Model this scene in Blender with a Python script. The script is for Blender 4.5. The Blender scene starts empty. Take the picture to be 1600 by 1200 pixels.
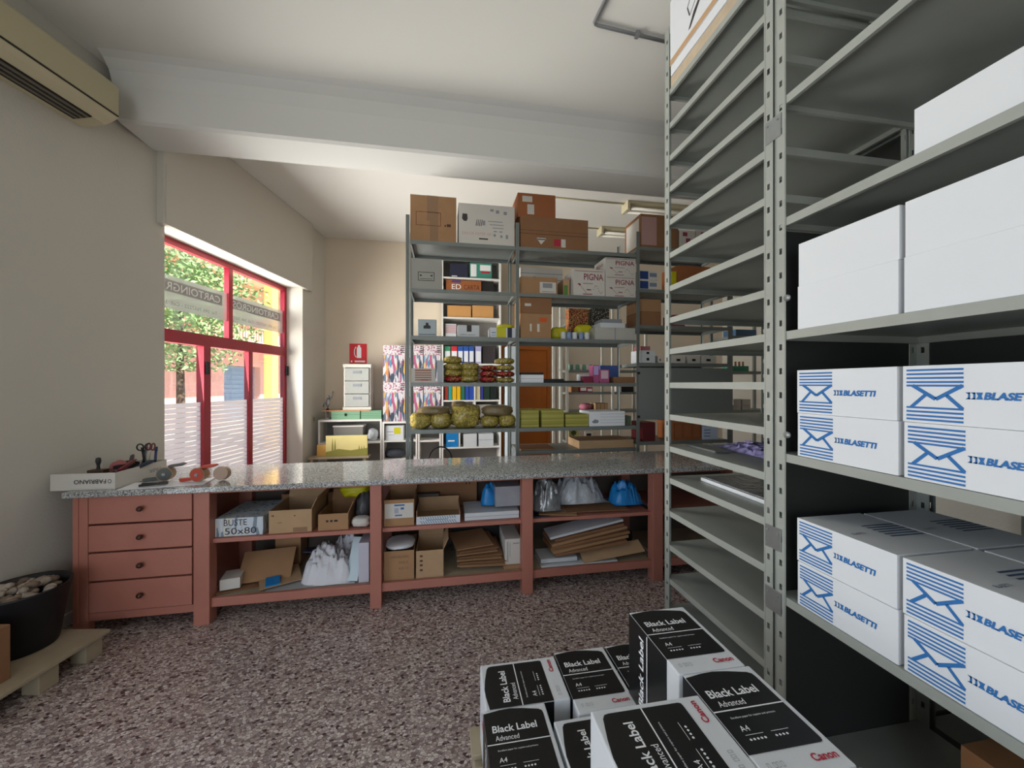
import bpy, bmesh, math, random
from mathutils import Vector, Matrix, noise

SC = bpy.context.scene
COL = SC.collection
R = math.radians
# ---------------------------------------------------------------- camera
CAM_H = 1.6
YAW = R(10.0)
cam_d = bpy.data.cameras.new('camera')
cam = bpy.data.objects.new('camera', cam_d)
COL.objects.link(cam)
cam.location = (0, 0, CAM_H)
cam.rotation_euler = (R(90), 0, -YAW)
cam_d.sensor_width = 36.0
cam_d.lens = 36.0 * 600 / 1600
cam_d.clip_start = 0.02
cam_d.clip_end = 200
SC.camera = cam
# ---------------------------------------------------------------- world, sun, window light, exposure
w = bpy.data.worlds.new('sky'); SC.world = w
w.use_nodes = True
nt = w.node_tree
sky = nt.nodes.new('ShaderNodeTexSky')
sky.sky_type = 'HOSEK_WILKIE'
sky.sun_direction = (0.5, -0.4, 0.75)
sky.turbidity = 3
bg = nt.nodes['Background']
nt.links.new(sky.outputs[0], bg.inputs[0])
bg.inputs[1].default_value = 4.5
SC.view_settings.view_transform = 'Standard'
SC.view_settings.look = 'None'
SC.view_settings.gamma = 1
SC.view_settings.use_curve_mapping = False
SC.view_settings.exposure = 0.42
LL = 2.95                               # distance of the left wall from the camera axis
def W(lat, d, z=0.0):                   # a point given along the left wall: lateral, depth
    return Vector((lat*math.cos(YAW) + d*math.sin(YAW), -lat*math.sin(YAW) + d*math.cos(YAW), z))
def lamp(name, kind, energy, loc, rot=None, color=(1, 1, 1), size=1, size_y=None, look=None):
    l = bpy.data.lights.new(name, kind)
    l.energy = energy; l.color = color
    o = bpy.data.objects.new(name, l); COL.objects.link(o)
    o.location = loc
    if look is not None:
        o.rotation_euler = Vector(look).to_track_quat('-Z', 'Y').to_euler()
    if kind == 'AREA':
        l.shape = 'RECTANGLE'; l.size = size; l.size_y = size_y or size
    return o
sun = lamp('sun', 'SUN', 14, (0, 0, 12), look=(-0.5, 0.38, -0.8), color=(1, .95, .86))
sun.data.angle = R(1)
# daylight coming in through the glazed shopfront in the left wall behind the camera and through the red window
front = lamp('shopfront_daylight', 'AREA', 36, W(-3.0, -0.75, 1.5), look=W(1, 0.12, 0.03), color=(.90, .95, 1), size=2.7, size_y=2.7)
rear = lamp('rear_fill_light', 'AREA', 30, (-.8, -3.12, 1.6), look=(0.10, 1, 0.0), color=(.94, .97, 1), size=2.0, size_y=2.5)  # unseen fill lamp added to brighten the counter and rack fronts
win = lamp('window_daylight', 'AREA', 150, W(-3.22, 4.3, 1.85), look=W(1, 0, 0.12) , color=(1, .97, .92), size=1.95, size_y=2.0)
win.data.spread = R(135); win.visible_camera = False; win.visible_glossy = False
# ---------------------------------------------------------------- pixel helpers (authoring only)
CY, SY = math.cos(YAW), math.sin(YAW)
def kx(u): return (u - 800) / 600.0
def tY(u, Y): return Y / (CY - SY*kx(u))
def XA(u, Y): return tY(u, Y) * (SY + CY*kx(u))
def ZA(u, v, Y): return CAM_H + (600 - v)/600.0 * tY(u, Y)
# ---------------------------------------------------------------- materials
def srgb(h):
    h = h.lstrip('#')
    c = [int(h[i:i+2], 16)/255 for i in (0, 2, 4)]
    return tuple([x/12.92 if x <= .04045 else ((x+.055)/1.055)**2.4 for x in c] + [1])
MATS = {}
def mat(name, color='#808080', rough=.6, metal=0.0, noise_amt=0.0, noise_scale=8, bump=0.0, bump_scale=40, spec=.5, trans=0.0, alpha=1.0, emit=None, estr=0):
    if name in MATS: return MATS[name]
    m = bpy.data.materials.new(name); m.use_nodes = True
    n = m.node_tree.nodes; L = m.node_tree.links
    b = n['Principled BSDF']
    c = srgb(color)
    b.inputs['Base Color'].default_value = c
    b.inputs['Roughness'].default_value = rough
    b.inputs['Metallic'].default_value = metal
    b.inputs['Specular IOR Level'].default_value = spec
    b.inputs['Transmission Weight'].default_value = trans
    b.inputs['Alpha'].default_value = alpha
    if emit:
        b.inputs['Emission Color'].default_value = srgb(emit); b.inputs['Emission Strength'].default_value = estr
    tc = n.new('ShaderNodeTexCoord')
    if noise_amt:
        t = n.new('ShaderNodeTexNoise'); t.inputs['Scale'].default_value = noise_scale; t.inputs['Detail'].default_value = 5
        L.new(tc.outputs['Object'], t.inputs['Vector'])
        mx = n.new('ShaderNodeMix'); mx.data_type = 'RGBA'
        mx.inputs[6].default_value = tuple(max(0, x*(1-noise_amt)) for x in c[:3]) + (1,)
        mx.inputs[7].default_value = tuple(min(1, x*(1+noise_amt)) for x in c[:3]) + (1,)
        L.new(t.outputs[0], mx.inputs[0]); L.new(mx.outputs[2], b.inputs['Base Color'])
    if bump:
        t2 = n.new('ShaderNodeTexNoise'); t2.inputs['Scale'].default_value = bump_scale; t2.inputs['Detail'].default_value = 4
        L.new(tc.outputs['Object'], t2.inputs['Vector'])
        bp = n.new('ShaderNodeBump'); bp.inputs['Strength'].default_value = bump; bp.inputs['Distance'].default_value = .01
        L.new(t2.outputs[0], bp.inputs['Height']); L.new(bp.outputs[0], b.inputs['Normal'])
    MATS[name] = m
    return m
def ramp_mat(name, scale, stops, rough=.35, vec='Object', rot=(0, 0, 0), vscale=(1, 1, 1), interp='CONSTANT', edge=None, spec=.5):
    if name in MATS: return MATS[name]
    m = bpy.data.materials.new(name); m.use_nodes = True
    n = m.node_tree.nodes; L = m.node_tree.links; b = n['Principled BSDF']
    b.inputs['Roughness'].default_value = rough; b.inputs['Specular IOR Level'].default_value = spec
    tc = n.new('ShaderNodeTexCoord'); mp = n.new('ShaderNodeMapping')
    mp.inputs['Rotation'].default_value = rot; mp.inputs['Scale'].default_value = vscale
    L.new(tc.outputs[vec], mp.inputs[0])
    v = n.new('ShaderNodeTexVoronoi'); v.inputs['Scale'].default_value = scale
    L.new(mp.outputs[0], v.inputs['Vector'])
    sp = n.new('ShaderNodeSeparateColor'); L.new(v.outputs['Color'], sp.inputs[0])
    r = n.new('ShaderNodeValToRGB'); r.color_ramp.interpolation = interp
    while len(r.color_ramp.elements) < len(stops): r.color_ramp.elements.new(.5)
    for e, (p, c) in zip(r.color_ramp.elements, stops): e.position = p
    for e, (p, c) in zip(r.color_ramp.elements, stops): e.color = srgb(c)
    L.new(sp.outputs[0], r.inputs[0])
    out = r.outputs[0]
    if edge:
        v2 = n.new('ShaderNodeTexVoronoi'); v2.feature = 'DISTANCE_TO_EDGE'; v2.inputs['Scale'].default_value = scale
        L.new(mp.outputs[0], v2.inputs['Vector'])
        lt = n.new('ShaderNodeMath'); lt.operation = 'LESS_THAN'; lt.inputs[1].default_value = edge[0]
        L.new(v2.outputs[0], lt.inputs[0])
        mx = n.new('ShaderNodeMix'); mx.data_type = 'RGBA'
        mx.inputs[7].default_value = srgb(edge[1])
        L.new(lt.outputs[0], mx.inputs[0]); L.new(out, mx.inputs[6]); out = mx.outputs[2]
    L.new(out, b.inputs['Base Color'])
    MATS[name] = m
    return m
M_WALL = mat('wall_plaster', '#c8c4ba', .9, noise_amt=.04, noise_scale=1.5, bump=.15, bump_scale=60)
M_WALLB = mat('back_wall_plaster', '#d6c9b6', .9, noise_amt=.04, noise_scale=1.5)
M_CEIL = mat('ceiling_plaster', '#dcdbd5', .9, noise_amt=.03, noise_scale=1.2)
M_BEAM = mat('beam_plaster', '#d2d2ce', .9, noise_amt=.03, noise_scale=1.2)
M_RED = mat('painted_wood', '#b07262', .5, noise_amt=.12, noise_scale=6, bump=.1, bump_scale=30)
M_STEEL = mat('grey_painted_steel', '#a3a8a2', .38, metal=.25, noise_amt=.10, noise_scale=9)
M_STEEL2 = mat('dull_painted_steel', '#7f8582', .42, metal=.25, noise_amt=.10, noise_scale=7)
M_CARD = mat('cardboard', '#a57f5b', .85, noise_amt=.10, noise_scale=14, bump=.05)
M_CARD2 = mat('brown_cardboard', '#8c6545', .85, noise_amt=.10, noise_scale=14)
M_CARD3 = mat('orange_cardboard', '#9c5f38', .8, noise_amt=.08, noise_scale=14)
M_CARD4 = mat('pale_cardboard', '#b49471', .85, noise_amt=.10, noise_scale=14)
M_TAPE = mat('packing_tape', '#8f6f52', .3)
M_WHITE = mat('white_card', '#d2d6da', .55, noise_amt=.02)
M_WHITE2 = mat('cream_card', '#cfcbc3', .6, noise_amt=.03)
M_PAPER = mat('paper', '#e9ebef', .7)
M_LAM = mat('white_laminate', '#e4e2dd', .4)
M_BLACK = mat('black_print', '#101113', .35)
M_DARK = mat('dark_plastic', '#1c1b1d', .5)
M_NAVY = mat('navy_card', '#23283f', .5)
M_BLUEP = mat('blue_print', '#2f6aa8', .5)
M_REDP = mat('red_print', '#b0253c', .5)
M_GREYP = mat('grey_print', '#8d9196', .5)
M_WP = mat('white_print', '#eceef0', .5)
M_TXT = mat('dark_print', '#3a3434', .6)
M_TXR = mat('plum_print', '#8e3a52', .6)
M_BROWNP = mat('brown_print', '#4a2a1c', .6)
M_GREEN = mat('green_card', '#7fa98a', .6)
M_BLUE = mat('bright_blue_plastic', '#1f7fc4', .35, noise_amt=.3, noise_scale=20)
M_YEL = mat('yellow_plastic', '#c9c21e', .4, noise_amt=.1)
M_DOOR = mat('orange_wood', '#c67026', .45, noise_amt=.15, noise_scale=4)
M_WOOD = mat('pallet_wood', '#a89b82', .8, noise_amt=.15, noise_scale=12)
M_FRAME = mat('red_window_paint', '#a01c30', .35)
M_IVORY = mat('ivory_plastic', '#c5bc9d', .5, noise_amt=.05)
M_CLEAR = mat('clear_plastic', '#c4cad0', .12, noise_amt=.35, noise_scale=25, alpha=.8, bump=.6, bump_scale=30)
M_SILVER = mat('silver_plastic', '#9da0a3', .18, metal=.5, noise_amt=.45, noise_scale=30, bump=.8, bump_scale=25)
M_CLOTH = mat('white_cloth', '#dadbe0', .8, noise_amt=.06, bump=.6, bump_scale=20)
M_ZINC = mat('zinc_plate', '#a3a8a8', .3, metal=.7, noise_amt=.15, noise_scale=30)
M_GALV = mat('conduit_metal', '#8d8f92', .35, metal=.3)
M_BAG = ramp_mat('olive_rubber_bands', 75, [(0, '#9a8a45'), (.3, '#b3a04e'), (.55, '#83753b'), (.75, '#c4b15c'), (.92, '#948548')], .25)
M_BAGR = ramp_mat('red_rubber_bands', 75, [(0, '#8c1f28'), (.35, '#b52a35'), (.6, '#6d1a20'), (.82, '#a98a45')], .25)
M_BAGB = mat('brown_cellophane', '#7a6a4a', .2, noise_amt=.3, noise_scale=20, bump=.5)
M_PINK = mat('pink_box', '#a9557e', .5, noise_amt=.25, noise_scale=30)
M_PURP = mat('purple_film', '#9b94c4', .15, noise_amt=.5, noise_scale=60, bump=.6)
M_TERR = None
def terrazzo():
    m = ramp_mat('terrazzo', 62, [(0, '#cfc0b9'), (.2, '#b3a099'), (.42, '#978986'), (.58, '#ddd2cc'), (.70, '#85706b'), (.82, '#bdaba4'), (.93, '#4f3e3d')], .25, vscale=(1, 1.5, 1), rot=(0, 0, .6), edge=(.05, '#756664'))
    n = m.node_tree.nodes; L = m.node_tree.links; b = n['Principled BSDF']
    base = b.inputs['Base Color'].links[0].from_socket
    tc = n.new('ShaderNodeTexCoord'); br = n.new('ShaderNodeTexBrick')     # tile joints
    br.offset = 0; br.inputs['Scale'].default_value = 1; br.inputs['Brick Width'].default_value = .4; br.inputs['Row Height'].default_value = .4
    br.inputs['Mortar Size'].default_value = .0016; br.inputs['Color1'].default_value = br.inputs['Color2'].default_value = (0, 0, 0, 1); br.inputs['Mortar'].default_value = (1, 1, 1, 1)
    L.new(tc.outputs['Object'], br.inputs['Vector'])
    mx = n.new('ShaderNodeMix'); mx.data_type = 'RGBA'; mx.inputs[7].default_value = srgb('#6a5552')
    ml = n.new('ShaderNodeMath'); ml.operation = 'MULTIPLY'; ml.inputs[1].default_value = .5
    L.new(br.outputs['Color'], ml.inputs[0]); L.new(ml.outputs[0], mx.inputs[0]); L.new(base, mx.inputs[6]); L.new(mx.outputs[2], b.inputs['Base Color'])
    return m
M_TERR = terrazzo()
M_GRAN = ramp_mat('grey_granite', 160, [(0, '#b4b5b3'), (.25, '#989a99'), (.5, '#7d8180'), (.7, '#c4c5c1'), (.87, '#5c5f5f')], .09, spec=.8)
M_PENC = None
def pencil_mat():
    m = ramp_mat('coloured_pencil_print', 1, [(0, '#c9c2c6'), (.14, '#3f4656'), (.32, '#b05a7c'), (.42, '#848b99'), (.56, '#cb8650'), (.66, '#d4d0d4'), (.76, '#666f80'), (.89, '#cfa75c'), (.94, '#5f89a6')], .4, rot=(0, R(38), 0), vscale=(42, 42, 9))
    n = m.node_tree.nodes; L = m.node_tree.links; b = n['Principled BSDF']
    base = b.inputs['Base Color'].links[0].from_socket
    tc = n.new('ShaderNodeTexCoord'); s = n.new('ShaderNodeSeparateXYZ'); L.new(tc.outputs['Generated'], s.inputs[0])
    g = n.new('ShaderNodeMath'); g.operation = 'GREATER_THAN'; g.inputs[1].default_value = .74; L.new(s.outputs[2], g.inputs[0])
    ns = n.new('ShaderNodeTexNoise'); ns.inputs['Scale'].default_value = 40; L.new(tc.outputs['Object'], ns.inputs['Vector'])
    rr = n.new('ShaderNodeValToRGB'); rr.color_ramp.elements[0].position = .42; rr.color_ramp.elements[0].color = srgb('#a6637e'); rr.color_ramp.elements[1].position = .47; rr.color_ramp.elements[1].color = srgb('#d3cfd0')
    L.new(ns.outputs[0], rr.inputs[0])
    mx = n.new('ShaderNodeMix'); mx.data_type = 'RGBA'
    L.new(g.outputs[0], mx.inputs[0]); L.new(base, mx.inputs[6]); L.new(rr.outputs[0], mx.inputs[7]); L.new(mx.outputs[2], b.inputs['Base Color'])
    return m
M_PENC = pencil_mat()
def glass_mat(name, tint, mixf, rough=0.0):
    m = bpy.data.materials.new(name); m.use_nodes = True
    n = m.node_tree.nodes; L = m.node_tree.links
    n.remove(n['Principled BSDF'])
    tr = n.new('ShaderNodeBsdfTransparent'); tr.inputs[0].default_value = tint
    gl = n.new('ShaderNodeBsdfGlossy'); gl.inputs['Roughness'].default_value = rough
    mx = n.new('ShaderNodeMixShader')
    fr = n.new('ShaderNodeFresnel'); fr.inputs[0].default_value = 1.35
    L.new(fr.outputs[0], mx.inputs[0]) if mixf is None else None
    if mixf is not None: mx.inputs[0].default_value = mixf
    L.new(tr.outputs[0], mx.inputs[1]); L.new(gl.outputs[0], mx.inputs[2]); L.new(mx.outputs[0], n['Material Output'].inputs[0])
    return m
M_GLASS = glass_mat('window_glass', (.97, .98, .98, 1), .06)
def film_mat():
    m = bpy.data.materials.new('frosted_film'); m.use_nodes = True
    n = m.node_tree.nodes; L = m.node_tree.links
    n.remove(n['Principled BSDF'])
    tl = n.new('ShaderNodeBsdfTranslucent'); tl.inputs[0].default_value = (.98, .98, .98, 1)
    df = n.new('ShaderNodeBsdfDiffuse'); df.inputs[0].default_value = (.9, .9, .9, 1)
    tr = n.new('ShaderNodeBsdfTransparent')
    m1 = n.new('ShaderNodeMixShader'); m1.inputs[0].default_value = .1
    m2 = n.new('ShaderNodeMixShader'); m2.inputs[0].default_value = .08
    L.new(tl.outputs[0], m1.inputs[1]); L.new(df.outputs[0], m1.inputs[2])
    L.new(m1.outputs[0], m2.inputs[1]); L.new(tr.outputs[0], m2.inputs[2]); L.new(m2.outputs[0], n['Material Output'].inputs[0])
    return m
M_FILM = film_mat()
M_BAND = mat('banner_film', '#c9cacb', .6, alpha=.78)
# ---------------------------------------------------------------- mesh helpers
class MB:
    def __init__(s): s.v = []; s.f = []
    def quad(s, *p):
        i = len(s.v); s.v += [tuple(q) for q in p]; s.f.append(tuple(range(i, i+len(p)))); return s
    def box(s, x0, x1, y0, y1, z0, z1, M=None):
        c = [Vector(p) for p in ((x0,y0,z0),(x1,y0,z0),(x1,y1,z0),(x0,y1,z0),(x0,y0,z1),(x1,y0,z1),(x1,y1,z1),(x0,y1,z1))]
        if M is not None: c = [M @ p for p in c]
        i = len(s.v); s.v += [tuple(p) for p in c]
        s.f += [(i,i+3,i+2,i+1),(i+4,i+5,i+6,i+7),(i,i+1,i+5,i+4),(i+1,i+2,i+6,i+5),(i+2,i+3,i+7,i+6),(i+3,i,i+4,i+7)]
        return s
    def prism(s, prof, y0, y1, M=None):                      # profile in (x, z), extruded in y
        i = len(s.v); n = len(prof)
        for y in (y0, y1):
            for (x, z) in prof:
                p = Vector((x, y, z)); s.v.append(tuple(M @ p if M is not None else p))
        s.f.append(tuple(range(i, i+n))); s.f.append(tuple(range(i+2*n-1, i+n-1, -1)))
        for k in range(n):
            a, b = i+k, i+(k+1) % n
            s.f.append((a, a+n, b+n, b))
        return s
    def tube(s, pts, r, n=10, r2=None):
        pts = [Vector(p) for p in pts]; i0 = len(s.v); up = Vector((0, 0, 1))
        for k, p in enumerate(pts):
            d = (pts[min(k+1, len(pts)-1)] - pts[max(k-1, 0)]).normalized()
            a = d.cross(up)
            if a.length < .05: a = d.cross(Vector((1, 0, 0)))
            a.normalize(); b = d.cross(a)
            rr = r if r2 is None else r + (r2-r)*k/(len(pts)-1)
            for j in range(n):
                t = 2*math.pi*j/n; s.v.append(tuple(p + a*math.cos(t)*rr + b*math.sin(t)*rr))
        for k in range(len(pts)-1):
            for j in range(n):
                a, b = i0+k*n+j, i0+k*n+(j+1) % n
                s.f.append((a, b, b+n, a+n))
        s.f.append(tuple(range(i0+n-1, i0-1, -1))); e = i0+(len(pts)-1)*n; s.f.append(tuple(range(e, e+n)))
        return s
    def lathe(s, prof, n=24, M=None):                        # (r, z)
        i0 = len(s.v)
        for (r, z) in prof:
            for j in range(n):
                t = 2*math.pi*j/n; p = Vector((r*math.cos(t), r*math.sin(t), z)); s.v.append(tuple(M @ p if M is not None else p))
        for k in range(len(prof)-1):
            for j in range(n):
                a, b = i0+k*n+j, i0+k*n+(j+1) % n
                s.f.append((a, b, b+n, a+n))
        s.f.append(tuple(range(i0+n-1, i0-1, -1))); e = i0+(len(prof)-1)*n; s.f.append(tuple(range(e, e+n)))
        return s
def obj(name, mb, m=None, parent=None, loc=(0, 0, 0), rot=(0, 0, 0), smooth=False, bevel=0):
    me = bpy.data.meshes.new(name)
    me.from_pydata(mb.v, [], mb.f); me.validate(); me.update()
    if smooth: me.polygons.foreach_set('use_smooth', [True]*len(me.polygons))
    o = bpy.data.objects.new(name, me); COL.objects.link(o)
    if m: me.materials.append(m)
    o.location = loc; o.rotation_euler = rot
    if parent: o.parent = parent
    if bevel:
        b = o.modifiers.new('bevel', 'BEVEL'); b.width = bevel; b.segments = 2; b.limit_method = 'ANGLE'
    return o
def empty(name, loc=(0, 0, 0), rz=0, parent=None):
    o = bpy.data.objects.new(name, None); COL.objects.link(o); o.location = loc; o.rotation_euler = (0, 0, rz)
    if parent: o.parent = parent
    return o
def tag(o, label, cat, group=None, kind=None):
    o['label'] = label; o['category'] = cat
    if group: o['group'] = group
    if kind: o['kind'] = kind
    return o
def struct(name, mb, m, parent=None, **k):
    o = obj(name, mb, m, parent, **k)
    if not parent: o['kind'] = 'structure'
    return o
_tc = {}
def text_mesh(s, bold=0.0, shear=0.0, spacing=1.0):
    k = (s, bold, shear, spacing)
    if k not in _tc:
        c = bpy.data.curves.new('t', 'FONT'); c.body = s; c.offset = bold; c.shear = shear; c.space_character = spacing; c.resolution_u = 3
        o = bpy.data.objects.new('t', c); COL.objects.link(o)
        dg = bpy.context.evaluated_depsgraph_get(); me = bpy.data.meshes.new_from_object(o.evaluated_get(dg))
        vs = [v.co.copy() for v in me.vertices]; fs = [tuple(p.vertices) for p in me.polygons]
        bpy.data.objects.remove(o); bpy.data.curves.remove(c); bpy.data.meshes.remove(me)
        x0 = min(v.x for v in vs); x1 = max(v.x for v in vs); y0 = min(v.y for v in vs); y1 = max(v.y for v in vs)
        _tc[k] = ([((v.x-x0)/(x1-x0), (v.y-y0)/(y1-y0)) for v in vs], fs)
    return _tc[k]
# a face frame: origin + right + up vectors; everything printed sits 0.6 mm proud of the face
def face(x0, x1, y0, y1, z0, z1, side):
    if side == 'front': return Vector((x0, y0, z0)), Vector((x1-x0, 0, 0)), Vector((0, 0, z1-z0)), Vector((0, -1, 0))
    if side == 'left': return Vector((x0, y1, z0)), Vector((0, y0-y1, 0)), Vector((0, 0, z1-z0)), Vector((-1, 0, 0))
    if side == 'right': return Vector((x1, y0, z0)), Vector((0, y1-y0, 0)), Vector((0, 0, z1-z0)), Vector((1, 0, 0))
    if side == 'top': return Vector((x0, y0, z1)), Vector((x1-x0, 0, 0)), Vector((0, y1-y0, 0)), Vector((0, 0, 1))
def fp(F, a, b, off=.0006): return F[0] + F[1]*a + F[2]*b + F[3]*off
def frect(mb, F, a0, a1, b0, b1, off=.0006):
    mb.quad(fp(F, a0, b0, off), fp(F, a1, b0, off), fp(F, a1, b1, off), fp(F, a0, b1, off)); return mb
def fpoly(mb, F, pts, off=.0006):
    mb.quad(*[fp(F, a, b, off) for a, b in pts]); return mb
def ftext(mb, F, s, a0, a1, b0, b1, off=.0009, flip=False, spin=False, **k):
    vs, fs = text_mesh(s, **k); i = len(mb.v)
    for (x, y) in vs:
        if flip: x = 1-x
        if spin: x, y = 1-x, 1-y
        mb.v.append(tuple(fp(F, a0+(a1-a0)*x, b0+(b1-b0)*y, off)))
    mb.f += [tuple(q+i for q in f) for f in fs]; return mb
DIM = {}
def boxo(name, x0, x1, y0, y1, z0, z1, m, label=None, cat=None, group=None, rz=0, bevel=.002, parent=None):
    cx, cy = (x0+x1)/2, (y0+y1)/2
    o = obj(name, MB().box(x0-cx, x1-cx, y0-cy, y1-cy, 0, z1-z0), m, parent, loc=(cx, cy, z0), rot=(0, 0, rz), bevel=bevel)
    DIM[o.name] = (x0-cx, x1-cx, y0-cy, y1-cy, 0, z1-z0)
    if label: tag(o, label, cat, group)
    return o
def F(o, side): return face(*DIM[o.name], side)
def prints(o, side, rects=(), texts=(), m=M_TXT, name='printed_mark'):
    mb = MB(); f = F(o, side)
    for r in rects: frect(mb, f, *r)
    for t in texts: ftext(mb, f, *t)
    return obj(name, mb, m, o)
def outline(mb, f, a0, a1, b0, b1, t=.02, asp=1):
    frect(mb, f, a0, a1, b0, b0+t*asp); frect(mb, f, a0, a1, b1-t*asp, b1); frect(mb, f, a0, a0+t, b0, b1); frect(mb, f, a1-t, a1, b0, b1)
def lump(sx, sy, sz, seed, amp=.12, p=2.6, n=22, freq=2.4):
    mb = MB(); i0 = 0; rows = n//2 + 1; o = Vector((seed*7.3, seed*3.1, seed*1.7))
    for a in range(rows+1):
        ph = -math.pi/2 + math.pi*a/rows
        for b in range(n):
            th = 2*math.pi*b/n
            d = Vector((math.cos(ph)*math.cos(th), math.cos(ph)*math.sin(th), math.sin(ph)))
            r = (abs(d.x)**p + abs(d.y)**p + abs(d.z)**p)**(-1/p)
            r *= 1 + amp*noise.noise(d*freq + o) + amp*.5*noise.noise(d*freq*2.7 + o) + amp*.25*abs(noise.noise(d*freq*6 + o))
            v = d*r
            mb.v.append((v.x*sx/2, v.y*sy/2, max(0, (v.z+1)*sz/2)))
    for a in range(rows):
        for b in range(n):
            q = a*n+b; e = a*n+(b+1) % n
            mb.f.append((q, e, e+n, q+n))
    return mb
def heap(w, d, h, seed, nx=44, ny=30, fold=5.0, sharp=1.0):
    """a crumpled pile of cloth or film: ridged folds over a low mound, thick underside included"""
    mb = MB(); o = Vector((seed*5.1, seed*2.3, seed))
    for j in range(ny+1):
        for i in range(nx+1):
            x = i/nx*2-1; y = j/ny*2-1
            ed = max(0, 1-(abs(x)**2.6+abs(y)**2.6))**.75
            q = Vector((x*w*fold*4, y*d*fold*4, 0)) + o
            wv = noise.noise_vector(q*.5)*.9
            r = 1-abs(noise.noise(q+wv))*2.2
            r2 = 1-abs(noise.noise(q*2.3+wv*2))*2.0
            z = ed*h*(.50+.32*r*sharp+.14*r2*sharp+.25*noise.noise(q*.35))
            jx = noise.noise(q*.6+Vector((9, 0, 0)))*.10*w; jy = noise.noise(q*.6+Vector((0, 9, 0)))*.10*d
            mb.v.append((x*w/2+jx*(.3+ed), y*d/2+jy*(.3+ed), max(.0015, z)))
    for j in range(ny):
        for i in range(nx):
            k = j*(nx+1)+i; mb.f.append((k, k+1, k+nx+2, k+nx+1))
    return mb
def hollow(w, d, h, t=.004, z=0):                            # open-topped box centred on the origin
    mb = MB()
    mb.box(-w/2, w/2, -d/2, d/2, z, z+t)
    mb.box(-w/2, w/2, -d/2, -d/2+t, z+t, z+h); mb.box(-w/2, w/2, d/2-t, d/2, z+t, z+h)
    mb.box(-w/2, -w/2+t, -d/2+t, d/2-t, z+t, z+h); mb.box(w/2-t, w/2, -d/2+t, d/2-t, z+t, z+h)
    return mb
# ================================================================= THE ROOM
CEIL = 3.92; YB = 6.49; XR = 5.2; YF = -3.2
ML = Matrix.Rotation(-YAW, 4, 'Z')                           # frame along the left wall: x = lateral, y = depth
def yb_d(lat, Y=YB): return (Y + lat*SY)/CY                  # depth at which lateral 'lat' meets plane Y
def slab(z0, z1):                                            # room outline, its left edge following the skewed wall
    a, b = ML @ Vector((-LL-.30, -3.6, 0)), ML @ Vector((-LL-.30, 7.2, 0))
    xa = a.x + (YF-a.y)*(b.x-a.x)/(b.y-a.y); xb = a.x + (YB-a.y)*(b.x-a.x)/(b.y-a.y)
    p = [(xa, YF), (XR, YF), (XR, YB), (xb, YB)]; mb = MB()
    mb.v = [(x, y, z) for z in (z0, z1) for x, y in p]
    mb.f = [(3, 2, 1, 0), (4, 5, 6, 7)] + [(i, (i+1) % 4, (i+1) % 4+4, i+4) for i in range(4)]
    return mb
struct('floor', slab(-.1, 0), M_TERR)
struct('ceiling', slab(CEIL, CEIL+.12), M_CEIL)
# left wall with the opening of the glazed door, 0.32 m thick
d0, d1 = 3.26, 5.41; ztop = 2.96
dB = yb_d(-LL)
wl = MB()
wl.box(-LL-.32, -LL, -3.6, -2.15, 0, CEIL, ML); wl.box(-LL-.32, -LL, .65, d0, 0, CEIL, ML); wl.box(-LL-.32, -LL, -2.15, .65, 2.95, CEIL, ML); wl.box(-LL-.32, -LL, -2.15, .65, 0, .12, ML); wl.box(-LL-.32, -LL, d1, dB+.3, 0, CEIL, ML)
wl.box(-LL-.32, -LL, d0, d1, ztop, CEIL, ML)
struct('wall_left', wl, M_WALL)
struct('wall_back', MB().box(-2.2, XR, YB, YB+.2, 0, CEIL), M_WALLB)
struct('wall_right', MB().box(XR, XR+.2, YF, YB, 0, CEIL).box(2.76, 2.90, YF, 2.25, 0, CEIL), M_WALL)
wr = MB(); wr.box(-4.2, -1.85, YF-.2, YF, 0, CEIL); wr.box(.25, XR, YF-.2, YF, 0, CEIL); wr.box(-1.85, .25, YF-.2, YF, 2.9, CEIL)
struct('wall_rear', wr, M_WALL)
# beam with cove at the ceiling, and its chamfered front strip
Zb = 3.53
bm_ = MB(); prof = [(3.27, Zb+.015), (3.30, Zb), (3.64, Zb), (3.64, CEIL), (3.10, CEIL), (3.15, CEIL-.02), (3.20, CEIL-.07), (3.235, CEIL-.16)]
pr = [(y, z) for y, z in prof]
MX = Matrix(((0, 1, 0, 0), (1, 0, 0, 0), (0, 0, 1, 0), (0, 0, 0, 1)))
bm_.prism(pr, -2.36, XR, MX)
struct('trim_1', bm_, M_BEAM)
# shutter box above the glazed door
sb = MB()
sb.box(-LL, -LL+.055, 3.19, 5.58, 2.94, CEIL-.004, ML)
sb.box(-LL+.055, -LL+.062, 3.21, 5.56, 2.945, 3.44, ML)
struct('trim_2', sb, M_WALL)
struct('baseboard_left', MB().box(-LL, -LL+.012, .7, d0, 0, .08, ML), M_LAM)
struct('baseboard_back', MB().box(-1.8, XR, YB-.012, YB, 0, .08), M_LAM)
# switch plate beside the glazed door
sw = obj('wall_switch', MB().box(-LL, -LL+.008, 5.66, 5.73, 1.02, 1.14, ML), M_IVORY, bevel=.001)
tag(sw, 'small wall switch on the left wall, between glazed door and white shelves', 'switch')
obj('switch_rocker', MB().box(-LL+.008, -LL+.014, 5.675, 5.715, 1.05, 1.11, ML), M_GREYP, sw)

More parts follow.
